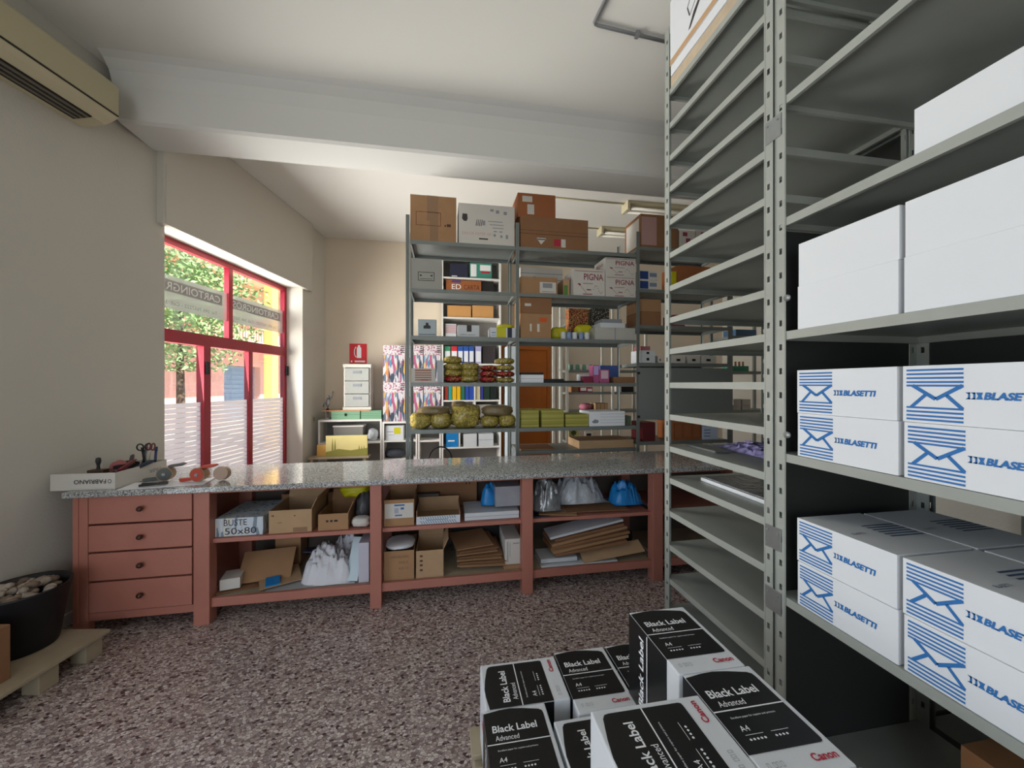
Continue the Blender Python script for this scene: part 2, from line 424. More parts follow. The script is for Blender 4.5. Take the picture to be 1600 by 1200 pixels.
# ---- the glazed red door / window
wroot = empty('window_1'); wroot['kind'] = 'structure'
fl0, fl1 = -3.235, -3.175                                    # frame thickness, lateral
def bar(name, a0, a1, z0, z1, l0=fl0, l1=fl1): return obj(name, MB().box(l0, l1, a0, a1, z0, z1, ML), M_FRAME, wroot, bevel=.003)
bar('window_frame', d0, d1, ztop-.06, ztop); bar('window_frame', d0, d0+.05, 0, ztop-.06); bar('window_frame', d1-.05, d1, 0, ztop-.06)
bar('transom', d0+.05, d1-.05, 1.99, 2.11, fl0-.01, fl1+.012)
bar('mullion', 4.31, 4.37, 2.11, ztop-.06)
m1, m2 = 3.99, 4.67
bar('mullion', m1-.045, m1+.045, .1, 1.99, fl0-.01, fl1+.012); bar('mullion', m2-.035, m2+.035, .1, 1.99)
bar('window_frame', d0+.05, d1-.05, 0, .1)
for a, z in ((m1-.01, 1.70), (d1-.02, 1.72)):
    obj('lock_case', MB().box(fl1+.012, fl1+.03, a-.02, a+.02, z, z+.13, ML), M_DARK, wroot, bevel=.002)
gm = -3.205
for a0, a1, z0, z1 in ((d0+.05, 4.31, 2.11, ztop-.06), (4.37, d1-.05, 2.11, ztop-.06), (d0+.05, m1-.045, .1, 1.99), (m1+.045, m2-.035, .1, 1.99), (m2+.035, d1-.05, .1, 1.99)):
    obj('glass_pane', MB().box(gm-.003, gm+.003, a0, a1, z0, z1, ML), M_GLASS, wroot)
    if z0 < 1:
        fm = MB(); z = .12
        while z < 1.40:
            fm.box(gm+.004, gm+.0055, a0, a1, z, z+.0445, ML); z += .048
        obj('frosted_stripes', fm, M_FILM, wroot)
# banners on the upper panes, read from outside
for (a0, a1, zc, full) in ((d0+.02+.03, 4.31, 2.47, 0), (4.37, d1-.05, 2.47, 1)):
    z0, z1 = zc-.165, zc+.15
    f = (ML @ Vector((gm+.004, a0, z0)), ML @ Vector((0, a1-a0, 0)) , Vector((0, 0, z1-z0)), ML @ Vector((1, 0, 0)))
    mb = MB(); frect(mb, f, 0, 1, 0, 1, 0); bn = obj('banner', mb, M_BAND, wroot)
    mb = MB(); frect(mb, f, .0, .93 if not full else .94, .50, .86, .0005); obj('banner_stripe', mb, mat('banner_stripe', '#8f8c8c', .7, alpha=.9), bn)
    mb = MB(); ftext(mb, f, 'CARTOINGROS', -.28 if not full else .03, .90, .56, .80, .0010, flip=True, bold=.01) if full else ftext(mb, f, 'CARTOINGR', .24, .90, .56, .80, .0010, flip=True, bold=.01)
    obj('banner_lettering', mb, mat('banner_white', '#dddddc', .7), bn)
    mb = MB(); ftext(mb, f, 'Tel. 095 7657222 - Cell. 349 7657', .04, .86, .13, .24, .0010, flip=True); obj('banner_lettering', mb, mat('banner_grey', '#77777a', .7), bn)

# ---- outside
struct('street_ground', MB().box(-40, -LL-.33, -25, 45, -.12, -.02, ML), mat('pavement', '#b9b3a8', .9, noise_amt=.1))
M_PKW = mat('pink_render', '#d9a79c', .9, noise_amt=.05); M_PCH = mat('peach_render', '#e6bd9c', .9)
bld = empty('apartment_building', ML @ Vector((-12, 14, -.02)))
tag(bld, 'pink and orange apartment building across the street, seen through the red window', 'building')
IM = Matrix.Translation(-bld.location)
def bp(name, m, *b):
    return obj(name, MB().box(*b, IM @ ML), m, bld)
bp('facade_wall', M_PKW, -13, -12, 3, 16, -.02, 3.1); bp('facade_wall', M_PKW, -13, -12, 18.3, 34, -.02, 3.1); bp('facade_wall', M_PKW, -13, -12, 16, 18.3, 2.4, 3.1); 
rs = MB()
for i in range(24): rs.box(-12.35, -12.3 + .02*(i % 2), 16, 18.3, i*.1-.02, i*.1+.08, IM @ ML)
obj('roller_shutter', rs, mat('shutter_blue', '#7c93ad', .6), bld)
bp('balcony', mat('concrete', '#c9b9a8', .9), -12, -10.6, 3, 34, 3.1, 3.35)
rl = MB(); rl.box(-10.66, -10.62, 3, 34, 4.25, 4.3, IM @ ML)
y = 3.0
while y < 34: rl.box(-10.65, -10.63, y, y+.03, 3.35, 4.25, IM @ ML); y += .16
obj('balcony_railing', rl, mat('rust_red', '#a85a52', .6), bld)
bp('facade_wall', M_PCH, -13, -12, 3, 34, 3.35, 6.1); bp('balcony', M_PCH, -12, -10.6, 3, 34, 6.1, 6.35); bp('roof', mat('roof_tile', '#a05a48', .8), -13.4, -10.4, 3, 34, 6.35, 6.6)
for a in (9, 13.5, 20, 25): bp('balcony_door', mat('shutter_brown', '#8a5a40', .7), -12, -11.93, a, a+1.1, 3.35, 5.6)
pl = obj('yellow_pillar', MB().box(-6.2, -6.0, 9.6, 9.85, -.02, 6.5, ML), mat('yellow_paint', '#e3b468', .7))
tag(pl, 'yellow painted pillar outside, near right edge of the red window', 'pillar')
pl = obj('yellow_pillar', MB().box(-6.2, -6.05, 10.4, 10.75, -.02, 6.5, ML), MATS['yellow_paint'])
tag(pl, 'narrow yellow pillar outside, partly behind the right window jamb', 'pillar')
tr = empty('street_tree', ML @ Vector((-6.6, 7.6, -.02)))
tag(tr, 'leafy green tree on the pavement outside the red window', 'tree')
random.seed(5)
obj('trunk', MB().tube([(0, 0, 0), (.03, .02, 1), (0, .05, 2), (.05, 0, 3.2)], .09, 10, .05), mat('bark', '#5d4c3c', .9), tr, smooth=True)
lf = MB()
for i in range(9500):
    a = random.random()*6.283; ph = math.acos(random.uniform(-1, 1)); r = 1.35*(random.random()**.4)*(1+.25*noise.noise(Vector((math.cos(a)*2, math.sin(a)*2, ph*1.5))))
    c = Vector((r*math.sin(ph)*math.cos(a), r*math.sin(ph)*math.sin(a)*1.1, 3.25 + r*math.cos(ph)*1.15))
    if c.z < 1.85: continue
    u_ = Vector((random.uniform(-1, 1), random.uniform(-1, 1), random.uniform(-.7, .7))).normalized(); v_ = u_.cross(Vector((random.uniform(-1, 1), random.uniform(-1, 1), random.uniform(-1, 1)))).normalized()
    s_ = random.uniform(.022, .042)
    lf.quad(c-u_*s_*1.6, c-v_*s_*.7, c+u_*s_*1.6, c+v_*s_*.7)
obj('foliage', lf, mat('leaf_green', '#7fa065', .6, noise_amt=.45, noise_scale=3), tr)

# ---- orange door in the back wall
X0, X1 = XA(784, YB-.05), XA(860, YB-.05); dz = ZA(835, 541, YB)
dr = empty('door_1', ((X0+X1)/2, YB, 0)); dr['kind'] = 'structure'
dw = X1-X0
obj('door_panel', MB().box(-dw/2+.06, dw/2-.06, -.04, 0, 0.01, dz-.07), M_DOOR, dr, bevel=.004)
fr = MB(); fr.box(-dw/2, -dw/2+.06, -.06, 0, 0, dz); fr.box(dw/2-.06, dw/2, -.06, 0, 0, dz); fr.box(-dw/2+.06, dw/2-.06, -.06, 0, dz-.07, dz)
obj('door_frame', fr, M_DOOR, dr, bevel=.003)
for z0, z1 in ((.2, .95), (1.1, 1.95)):
    obj('door_moulding', MB().box(-dw/2+.16, dw/2-.16, -.052, -.04, z0, z1), M_DOOR, dr, bevel=.01)
obj('door_handle', MB().box(dw/2-.13, dw/2-.10, -.055, -.04, .95, 1.15).tube([(dw/2-.115, -.05, 1.08), (dw/2-.115, -.1, 1.08), (dw/2-.23, -.1, 1.08)], .008), mat('brass', '#b39a58', .3, metal=.8), dr)

# ================================================================= AIR CONDITIONER
ac = empty('air_conditioner', ML @ Vector((-LL, 2.2, 3.355)), -YAW)
tag(ac, 'yellowed wall-mounted air conditioner below the ceiling at upper left', 'air conditioner')
da = 1.0; de = 2.62-2.2
pf = [(0.0, 0.0), (.06, -.003), (.18, .01), (.235, .035), (.27, .055), (.27, .258), (.24, .29), (0.0, .29)]
obj('casing', MB().prism(pf, -.65, de), M_IVORY, ac, bevel=.006)
obj('front_panel', MB().box(.27, .276, -.64, de-.012, .07, .25), mat('ivory_panel', '#b9b08f', .45), ac, bevel=.002)
lv = MB()
t_ = Matrix.Translation((.120, 0, .001)) @ Matrix.Rotation(R(-6), 4, 'Y')
obj('air_slot', MB().box(-.060, .062, -.60, de-.09, -.004, .004, t_), mat('slot_black', '#15110f', .6), ac)
for k in range(3):
    obj('louver', MB().box(-.035+.036*k, -.020+.036*k, -.59, de-.10, -.012, -.003, t_), mat('louver_grey', '#6d665a', .5), ac)
obj('panel_gap', MB().box(.2705, .2765, -.64, de-.01, .059, .066), MATS['slot_black'], ac)

# ================================================================= CEILING PIPES AND LIGHTS
pp = MB()
def CP(u, v, z):                                              # point on a horizontal plane
    t = (z-CAM_H)*600/(600-v); return Vector((t*(SY+CY*kx(u)), t*(CY-SY*kx(u)), z))
zc = CEIL-.016
a, b, c = CP(955, -20, zc), CP(927, 38, zc), CP(1060, 70, zc)
pts = [a, a.lerp(b, .85), b.lerp(a, .07), b, b.lerp(c, .06), b.lerp(c, .15), c]
pts[3] = b.lerp((a.lerp(b, .85)+b.lerp(c, .15))/2, .25)
pp.tube(pts, .011, 10)
off = Vector((.03, -.03, 0))
cd = obj('ceiling_conduit', pp, M_GALV, smooth=True); tag(cd, 'grey bent conduit pipe fixed to the ceiling beside the near rack', 'pipe')
m_ = b.lerp(c, .5); obj('pipe_clip', MB().box(m_.x-.012, m_.x+.012, m_.y-.018, m_.y+.018, zc-.014, CEIL), M_GALV, cd)
FIX = []
for (Yf, u0, v, lab, cl) in ((4.6, 978, 326, 'fluorescent ceiling light nearer the beam, above the far racks', 'thin conduit running left from the nearer ceiling light'), (5.4, 938, 368, 'fluorescent ceiling light nearer the back wall, left of the other one', 'thin conduit running left from the farther ceiling light')):
    x0 = XA(u0, Yf); L_ = 1.25
    o = empty('ceiling_light', (x0+L_/2, Yf, CEIL)); tag(o, lab, 'ceiling light', 'fluorescent lights on the back ceiling')
    obj('light_body', MB().prism([(-.09, 0), (-.09, -.03), (-.05, -.06), (.05, -.06), (.09, -.03), (.09, 0)], -L_/2, L_/2, Matrix.Rotation(R(90), 4, 'Z')), M_IVORY, o, bevel=.004)
    for s in (-1, 1):
        obj('fluorescent_tube', MB().tube([(-L_/2+.05, s*.055, -.085), (L_/2-.05, s*.055, -.085)], .018, 10), mat('tube_glass', '#ebe8df', .3), o, smooth=True)
        obj('end_cap', MB().box(s*L_/2-.02, s*L_/2+.02, -.09, .09, -.11, -.0), M_IVORY, o, bevel=.006)
    c = obj('ceiling_conduit', MB().tube([(x0-1.2, Yf, CEIL-.012), (x0-.03, Yf, CEIL-.012)], .009, 8), M_IVORY, smooth=True); tag(c, cl, 'pipe')

# ================================================================= COUNTER
YC0, YC1 = 2.86, 3.52; ZT = .925
XL = XA(113, YC0)
ctr = empty('shop_counter', (0, YC0, 0)); tag(ctr, 'long terracotta-painted wooden counter with drawers and open shelves', 'counter')
def cb(name, x0, x1, y0, y1, z0, z1, m=M_RED, bevel=.003, parent=None):
    return obj(name, MB().box(x0, x1, y0-YC0, y1-YC0, z0, z1), m, parent or ctr, bevel=bevel)
posts = [(XA(302, YC0), XA(327, YC0)), (XA(578, YC0), XA(596, YC0)), (XA(816, YC0), XA(833, YC0)), (XA(1021, YC0), XA(1036, YC0)), (2.78, 2.86)]
for x0, x1 in posts:
    cb('leg', x0, x1, YC0, YC0+.09, 0, ZT-.035)
    cb('leg', x0, x1, YC1-.09, YC1, 0, ZT-.035)
cb('top_rail', XL, 2.86, YC0+.012, YC0+.05, ZT-.055, ZT-.034)
for i in range(4):
    a, b = posts[i][1], posts[i+1][0]
    cb('shelf_board', a, b, YC0+.035, YC1-.02, .528, .556)
    cb('shelf_rail', a, b, YC0+.02, YC0+.05, .105, .165)
    cb('shelf_board', a, b, YC0+.05, YC1-.02, .135, .158, M_WOOD)
cb('back_panel', XL+.02, 2.8, YC1-.02, YC1, .10, ZT-.04, mat('back_board', '#5d544c', .8))
# drawer unit at the left end
xs = XA(136, YC0); xe = posts[0][0]
cb('side_panel', XL, XL+.03, YC0, YC1, 0.09, ZT-.035); cb('stile', XL+.03, xs, YC0+.004, YC0+.05, .09, ZT-.035)
cb('leg', XL, XL+.07, YC0, YC0+.07, 0, .09); cb('leg', XL, XL+.07, YC1-.07, YC1, 0, .09)
cb('bottom_board', XL, xe, YC0+.02, YC1-.02, .085, .135)
cb('side_panel', xe-.03, xe, YC0+.07, YC1-.02, .135, ZT-.055)
zz = [.135, .337, .522, .70, .885]
for k in range(4):
    d = cb('drawer', xs+.002, xe-.012, YC0+.006, YC0+.4, zz[k]+.008, zz[k+1]-.004)
    kb = MB().lathe([(.005, 0), (.006, .010), (.015, .016), (.018, .024), (.014, .032), (.0, .035)], 18, Matrix.Translation(((xs+xe)/2+.0, .006, (zz[k]+zz[k+1])/2+.005)) @ Matrix.Rotation(R(90), 4, 'X'))
    obj('knob', kb, mat('knob_bronze', '#4d3026', .3, metal=.4), d, smooth=True)
top = obj('granite_worktop', MB().box(XL-.025, 2.95, YC0-.04, YC1+.03, ZT-.035, ZT), M_GRAN, bevel=.003)
tag(top, 'polished grey speckled granite worktop lying on the terracotta counter', 'worktop')
# ================================================================= STEEL RACKS
def post_mesh(w, dpt, h, sx=1, sy=1, pitch=.094, holes=True, t=.0022, z0=0):
    """angle upright: corner at the origin; front flange along y*sy (width w), side flange along x*sx (width dpt); both punched"""
    mb = MB()
    def flange(P):                                            # P(a, b, z0, z1): adds a box covering a..b across the flange
        if not holes: P(0, 1, z0, h); return
        P(0, .38, z0, h); P(.66, 1, z0, h)
        z = z0; k = z0 + .04
        while k < h:
            P(.38, .66, z, min(k, h)); z = k+.024; k += pitch
        if z < h: P(.38, .66, z, h)
    flange(lambda a, b, p, q: mb.box(min(0, t*sx), max(0, t*sx), min(a*w*sy, b*w*sy), max(a*w*sy, b*w*sy), p, q))
    flange(lambda a, b, p, q: mb.box(min(a*dpt*sx, b*dpt*sx), max(a*dpt*sx, b*dpt*sx), min(0, t*sy), max(0, t*sy), p, q))
    for a, b in ((.02, .10), (.84, .94)):                     # pressed ribs along the front flange
        mb.box(min(0, -.0014*sx), max(0, -.0014*sx), min(a*w*sy, b*w*sy), max(a*w*sy, b*w*sy), z0, h)
    return mb
def shelf_mesh(x0, x1, y0, y1, z, lip=.032, t=.003):
    mb = MB()
    mb.box(x0, x1, y0, y1, z-t, z)
    mb.box(x0, x1, y0, y0+t, z-lip, z-t); mb.box(x0, x1, y1-t, y1, z-lip, z-t)
    mb.box(x0, x0+t, y0+t, y1-t, z-lip, z-t); mb.box(x1-t, x1, y0+t, y1-t, z-lip, z-t)
    # the folded return of the lips
    mb.box(x0+t, x1-t, y0+t, y0+.014, z-lip, z-lip+t); mb.box(x0+t, x1-t, y1-.014, y1-t, z-lip, z-lip+t)
    mb.box(x0+t, x0+.014, y0+.014, y1-.014, z-lip, z-lip+t); mb.box(x1-.014, x1-t, y0+.014, y1-.014, z-lip, z-lip+t)
    return mb
XRK = 1.3; DR = .70
def rackobj(label, x, y0, y1, zs, h, m, dpt=DR, ppitch=.094, group=None):
    """rack whose long side runs along y with its face at x"""
    r = empty('steel_rack', (x, y0, 0)); tag(r, label, 'rack', group)
    L_ = y1-y0
    for yy, sy in ((0, 1), (L_, -1)):
        obj('upright_post', post_mesh(.046, .040, h, 1, sy, ppitch), m, r, loc=(0, yy, 0))
        obj('upright_post', post_mesh(.046, .040, h, -1, sy, ppitch), m, r, loc=(dpt, yy, 0))
    for z in zs:
        obj('shelf', shelf_mesh(.003, dpt-.003, .006, L_-.006, z), m, r)
    return r
vA = [150, 202, 252, 300, 351, 402, 453, 502, 550, 602, 651, 700, 749, 800, 852, 904]
YA0, YA1 = 1.335, 2.105
tA = tY(1049, 2.085)
zA = [CAM_H + (600-v)/600*tA + .016 for v in vA]
rkA = rackobj('tall grey steel rack with sixteen closely spaced nearly empty shelves', XRK, YA0, YA1, zA + [.28, .12], 3.70, M_STEEL)
YB1 = 1.325; YB0 = .30
zBs = [2.717, 2.245, 1.804, 1.330, .775, .16]
rkB = rackobj('grey steel rack at the right edge holding white cartons', XRK, YB0, YB1, zBs + [3.15, 3.6], 3.70, M_STEEL)
# racks standing back to back behind them
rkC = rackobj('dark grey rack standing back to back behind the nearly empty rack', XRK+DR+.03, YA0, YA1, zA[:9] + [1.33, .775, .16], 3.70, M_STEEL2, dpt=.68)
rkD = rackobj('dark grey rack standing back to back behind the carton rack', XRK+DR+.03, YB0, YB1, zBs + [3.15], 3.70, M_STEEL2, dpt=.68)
# dark back sheets added to deepen the shade inside the racks
obj('shade_back_sheet', MB().box(DR-.004, DR-.002, .05, YB1-YB0-.05, 1.33, 3.6), mat('dark_sheet', '#2b2d2c', .6), rkB)
obj('shade_back_sheet', MB().box(.684, .687, .0, YB1-YB0, .1, 3.65), MATS['dark_sheet'], rkD)
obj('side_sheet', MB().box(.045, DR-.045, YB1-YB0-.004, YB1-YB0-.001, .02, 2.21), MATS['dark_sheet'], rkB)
# bolts, joining plates on the double post
for (z, n_) in ((1.93, 0), (1.405, 1)):
    bl = MB().lathe([(.004, -.006), (.011, -.006), (.013, 0), (.011, .006), (.006, .008), (.0, .009)], 16, Matrix.Translation((-.007, YB1-YB0-.060, z)) @ Matrix.Rotation(R(-90), 4, 'Y'))
    obj('bolt', bl, M_ZINC, rkB, smooth=True)
for z in (2.62, .985, .735):
    pm = MB().box(-.004, -.001, YB1-YB0-.028, YB1-YB0+.046, z-.045, z+.045)
    pl = obj('joining_plate', pm, M_ZINC, rkB, bevel=.001)
    for s in (-.014, .034):
        obj('screw', MB().lathe([(.004, 0), (.004, .003), (0, .0035)], 10, Matrix.Translation((-.004, YB1-YB0+s, z+.025)) @ Matrix.Rotation(R(-90), 4, 'Y')), M_GALV, pl)

# ---- white cartons with the envelope mark
def carton_blasetti(x, y1, z, label, group, printed=True, L_=.325, h=.160, dpt=.285, backrow=False):
    o = boxo('carton', x, x+dpt, y1-L_, y1, z, z+h, M_WHITE, label, 'box', group, bevel=.0015)
    # seam under the lid
    if not printed:
        return o
    f = F(o, 'left')                                          # a runs from the far end (y1) toward the camera
    mb = MB()
    H = .021
    for k, b in enumerate([.925, .855, .785, .715, .655]):
        mb.quad(fp(f, .03, b-H), fp(f, .41, b-H), fp(f, .41, b+H*.6), fp(f, .03, b+H*.6))
    for b in [.27, .20, .13, .065]:
        mb.quad(fp(f, .03, b-H), fp(f, .41, b-H), fp(f, .41, b+H*.6), fp(f, .03, b+H*.6))
    def ln(p, q, w=.016):
        dx, dy = q[0]-p[0], q[1]-p[1]; n_ = math.hypot(dx*2, dy); ax, ay = -dy/n_*w*.5, dx*2/n_*w*1.0
        mb.quad(fp(f, p[0]-ax, p[1]-ay, .0007), fp(f, q[0]-ax, q[1]-ay, .0007), fp(f, q[0]+ax, q[1]+ay, .0007), fp(f, p[0]+ax, p[1]+ay, .0007))
    ln((.075, .655), (.235, .42), .03); ln((.235, .42), (.405, .655), .03)
    ln((.065, .27), (.165, .49), .027); ln((.305, .49), (.405, .27), .027)
    obj('envelope_mark', mb, M_BLUEP, o)
    mb = MB(); ftext(mb, f, 'BLASETTI', .525, .83, .430, .550, bold=.05, shear=.2)
    for k in range(2):
        a = .42+.030*k
        mb.quad(fp(f, a, .435), fp(f, a+.028, .435), fp(f, a+.028, .46), fp(f, a+.014, .46)); mb.quad(fp(f, a, .545), fp(f, a+.014, .52), fp(f, a+.028, .52), fp(f, a+.028, .545))
        mb.quad(fp(f, a+.016, .435), fp(f, a+.028, .435), fp(f, a+.028, .545), fp(f, a+.016, .545)); 
    mb.quad(fp(f, .482, .435), fp(f, .522, .435), fp(f, .512, .49), fp(f, .522, .545), fp(f, .482, .545), fp(f, .494, .49))
    obj('brand_lettering', mb, M_BLUEP, o)
    # print on the lid
    ft = F(o, 'top'); mb = MB()
    for k in range(6): frect(mb, ft, .50, .98, .35+k*.055, .375+k*.055)
    ftext(mb, ft, 'BLASETTI', .12, .30, .45, .49)
    obj('lid_print', mb, mat('lid_blue', '#41597d', .5), o)
    return o
xf = XRK+.008
carton_blasetti(xf+.05, .905, 2.245, 'plain white carton alone on the third shelf from the top of the right rack', None, False, .33, .16)
cols = [(1.235, 'left stack'), (.896, 'right stack')]
for (z, pr_, what) in ((1.804, False, 'plain white carton'), (1.330, True, 'envelope-marked white carton'), (.775, True, 'envelope-marked white carton')):
    where = {1.804: 'shelf above the printed cartons', 1.330: 'middle shelf of right rack', .775: 'lowest loaded shelf of right rack'}[z]
    for ci, (y1, cn) in enumerate(cols):
        for k in (0, 1):
            o = carton_blasetti(xf + (.004 if k else 0), y1 + (.006 if (k and pr_) else 0), z+.001 + k*.1605, '%s, %s of the %s, %s' % (what, ('bottom', 'top')[k], cn, where), 'white cartons on the right rack', pr_)
    if z < 1.5:
        for ci, (y1, cn) in enumerate(cols):
            for k in (0, 1):
                carton_blasetti(xf+.30, y1, z+.001+k*.1605, 'rear white carton, %s, behind the %s %s' % (('lower', 'upper')[k], cn, where), 'rear row of white cartons', pr_)
# carton row nearest the camera continues beyond the frame
b_ = boxo('cardboard_box', xf+.30, xf+.60, .55, .95, .161, .46, M_CARD2, 'dark cardboard box on the bottom shelf of the right rack', 'box'); prints(b_, 'left', [(.3, .34, .2, .7)], m=M_BLACK)
# white box with picture on top of the empty rack
tb = boxo('printed_box', XRK+.0, XRK+.5, 1.40, 2.05, zA[0]+.125, zA[0]+.50, M_WHITE, 'white box with a drawing on its side, on top of the empty rack', 'box')
f = F(tb, 'left'); mb = MB(); frect(mb, f, 0, 1, 0, .09); obj('brown_edge_strip', mb, M_CARD4, tb)
mb = MB(); pts_ = [(.28, .34), (.25, .50), (.30, .60), (.36, .46)]; 
for p, q in zip(pts_, pts_[1:]+pts_[:1]):
    dx, dy = q[0]-p[0], q[1]-p[1]; n_ = math.hypot(dx, dy); ax, ay = -dy/n_*.006, dx/n_*.006
    mb.quad(fp(f, p[0]-ax, p[1]-ay), fp(f, q[0]-ax, q[1]-ay), fp(f, q[0]+ax, q[1]+ay), fp(f, p[0]+ax, p[1]+ay))
mb.quad(fp(f, .26, .15), fp(f, .29, .15), fp(f, .42, .36), fp(f, .41, .42), fp(f, .33, .32))
obj('drawn_mark', mb, M_TXT, tb)
fb = boxo('flat_box', XRK+.004, XRK+.55, 1.385, 2.05, zA[0]+.001, zA[0]+.060, mat('striped_card', '#b5a58e', .7, noise_amt=.3, noise_scale=12), 'flat patterned carton under the white board on the empty rack top', 'box')
bd = boxo('white_board', XRK+.004, XRK+.56, 1.385, 2.05, zA[0]+.069, zA[0]+.124, M_WHITE, 'flat white carton between patterned carton and white drawing box', 'box')
boxo('cork_spacer', XRK+.05, XRK+.5, 1.42, 2.0, zA[0]+.0605, zA[0]+.0685, M_DARK, 'thin black board beneath the flat white carton on the rack top', 'board')
# brown card sticking out behind the far post
# purple film packs and a white tray on the lower shelves of the empty rack
zP = zA[11]; pk = obj('film_pack', heap(.34, .62, .055, 3, 30, 50, 7), M_PURP, loc=(XRK+.40, 1.72, zP+.001), smooth=True, rot=(0, 0, R(-4))); tag(pk, 'purple plastic-wrapped pack lying on a shelf of the empty rack', 'pack')
s1 = boxo('film_sheet', XRK+.10, XRK+.20, 1.80, 2.05, zP+.001, zP+.012, M_ZINC, 'flat grey sheet beside the purple plastic-wrapped pack', 'sheet')
zP = zA[12]; wt = boxo('paper_ream', XRK+.14, XRK+.64, 1.42, 1.97, zP+.001, zP+.020, M_WHITE, 'flat white pack with silvery wrap, shelf below the purple pack', 'pack')
obj('wrap', MB().box(-.235, .25, -.26, .27, .0195, .024), M_SILVER, wt)
zP = zA[8]; s2 = boxo('blue_folder', XRK+.15, XRK+.55, 1.42, 1.75, zP+.001, zP+.02, mat('steel_blue', '#3e5f7d', .4), 'blue folder lying on the empty rack shelf at eye level', 'folder')

# ================================================================= BLACK-AND-WHITE PAPER BOXES
BW, BL, BH = .212, .298, .284
def ream_box(cx, cy, z, rot, label, h=BH):
    o = empty('paper_box', (cx, cy, z), rot); tag(o, label, 'paper box', 'boxes of copier paper stacked on the pallet')
    w_, l_ = BW/2, BL/2
    obj('carton', MB().box(-w_, w_, -l_, l_, 0, h), M_WHITE, o, bevel=.004)
    f = face(-w_, w_, -l_, l_, 0, h, 'top'); fl = face(-w_, w_, -l_, l_, 0, h, 'left'); ff = face(-w_, w_, -l_, l_, 0, h, 'front')
    O = .0008
    pts = [(0.012, .20), (.88, .20), (.915, .205), (.93, .23), (.93, .86), (.92, .90), (.87, .925), (.62, .965), (.42, .985), (.25, .98), (.012, .955)]
    mb = MB(); fpoly(mb, f, pts, O)
    # wraps down the left side; 'a' on that side runs from the back end to the front end
    mb.quad(fp(fl, .01, 0, O), fp(fl, .80, 0, O), fp(fl, .80, .995, O), fp(fl, .01, .995, O))
    mb.quad(fp(f, .001, .20, O), fp(f, .013, .20, O), fp(f, .013, .955, O), fp(f, .001, .955, O))
    obj('black_label', mb, M_BLACK, o)
    mb = MB(); P = .0014
    frect(mb, f, .0, .93, .565, .577, P); frect(mb, fl, .415, .430, 0, .98, P)
    ftext(mb, f, 'Black Label', .10, .78, .700, .785, P, bold=.018)
    ftext(mb, f, 'Advanced', .13, .48, .605, .665, P)
    ftext(mb, f, 'Excellent paper for copiers and printers', .14, .72, .485, .508, P)
    ftext(mb, f, 'A4', .14, .25, .375, .425, P)
    frect(mb, f, .14, .36, .342, .346, P); frect(mb, f, .46, .68, .342, .346, P)
    for k in range(5):
        for a0 in (.14, .46):
            c = a0+.02+k*.045
            if a0 > .4 and k == 4: continue
            mb.quad(*[fp(f, c+.016*math.cos(q*1.2566+1.57), .305+.011*math.sin(q*1.2566+1.57), P) for q in range(5)])
    # lettering repeated on the left side
    i = len(mb.v); vs, fs = text_mesh('Black Label', .018, 0, 1)
    for (x, y) in vs: mb.v.append(tuple(fp(fl, .35-.17*y*.6, .08+.8*x, P)))
    mb.f += [tuple(q+i for q in g) for g in fs]
    obj('white_lettering', mb, M_WP, o)
    mb = MB(); ftext(mb, f, 'Canon', .62, .92, .075, .135, P, bold=.03)
    obj('red_lettering', ftext(MB(), ff, 'Canon', .62, .92, .80, .87, P, bold=.03), M_REDP, o)
    i = len(mb.v); vs, fs = text_mesh('Canon', .03, 0, 1); fr_ = face(-w_, w_, -l_, l_, 0, h, 'right')
    obj('red_lettering', mb, M_REDP, o)
    mb = MB()
    for c in (.10, .17, .21, .26): outline(mb, f, c, c+.03, .085, .125, .004)
    obj('grey_marks', mb, M_GREYP, o)
    obj('grey_lettering', ftext(MB(), ff, 'Recommended for everyday office printing', .05, .5, .84, .87, P), M_GREYP, o)
    # back end carries red lettering
    bk = (Vector((w_, l_, 0)), Vector((-2*w_, 0, 0)), Vector((0, 0, h)), Vector((0, 1, 0)))
    mb = MB(); ftext(mb, bk, 'Canon', .35, .75, .45, .60, P, bold=.03); obj('red_lettering', mb, M_REDP, o)
    return o
ZP = .215; ZU = ZP+BH+.001
up, side = 0, R(90)
lower = [
 (.287, 1.395, side, 'rear left paper box, label turned sideways, next to bare floor'),
 (.548, 1.371, up, 'rear paper box with upright label, right of the sideways one'),
 (.768, 1.371, up, 'rearmost right paper box, half hidden behind the tallest one'),
 (.235, 1.140, up, 'lower front left paper box with upright label, at the pallet corner'),
 (.500, 1.105, side, 'lower paper box with sideways label, in the gap behind the large front one'),
 (.768, 1.066, up, 'lower paper box under the tallest rear one'),
 (.235, .835, up, 'lower left paper box nearest the camera edge'),
 (.500, .885, side, 'lower paper box under the raised sideways one'),
 (.768, .760, up, 'lower paper box under the raised right one'),
 (.768, .455, up, 'lower paper box under the nearest raised one'),
]
for cx, cy, rz, lab in lower: ream_box(cx, cy, ZP, rz, lab)
upper = [
 (.755, 1.129, up, 'raised rear paper box standing highest, black side toward the window'),
 (.507, .803, side, 'large front paper box with label turned sideways and red lettering at right'),
 (.764, .829, up, 'raised paper box with upright label beside the steel rack'),
 (.772, .529, up, 'raised paper box nearest the camera at the bottom edge'),
]
for cx, cy, rz, lab in upper: ream_box(cx, cy, ZU, rz, lab)
plt = empty('wooden_pallet', (.55, 1.0, 0)); tag(plt, 'wooden pallet under the black and white paper boxes', 'pallet')
for k in range(8):
    y0 = -.72 + k*.165; obj('deck_board', MB().box(-.45, .40, y0, y0+.12, .193, .2145), M_WOOD, plt, bevel=.002)
for x in (-.44, -.06, .31):
    obj('bearer', MB().box(x, x+.08, -.72, .555, .02, .192), M_WOOD, plt, bevel=.002)
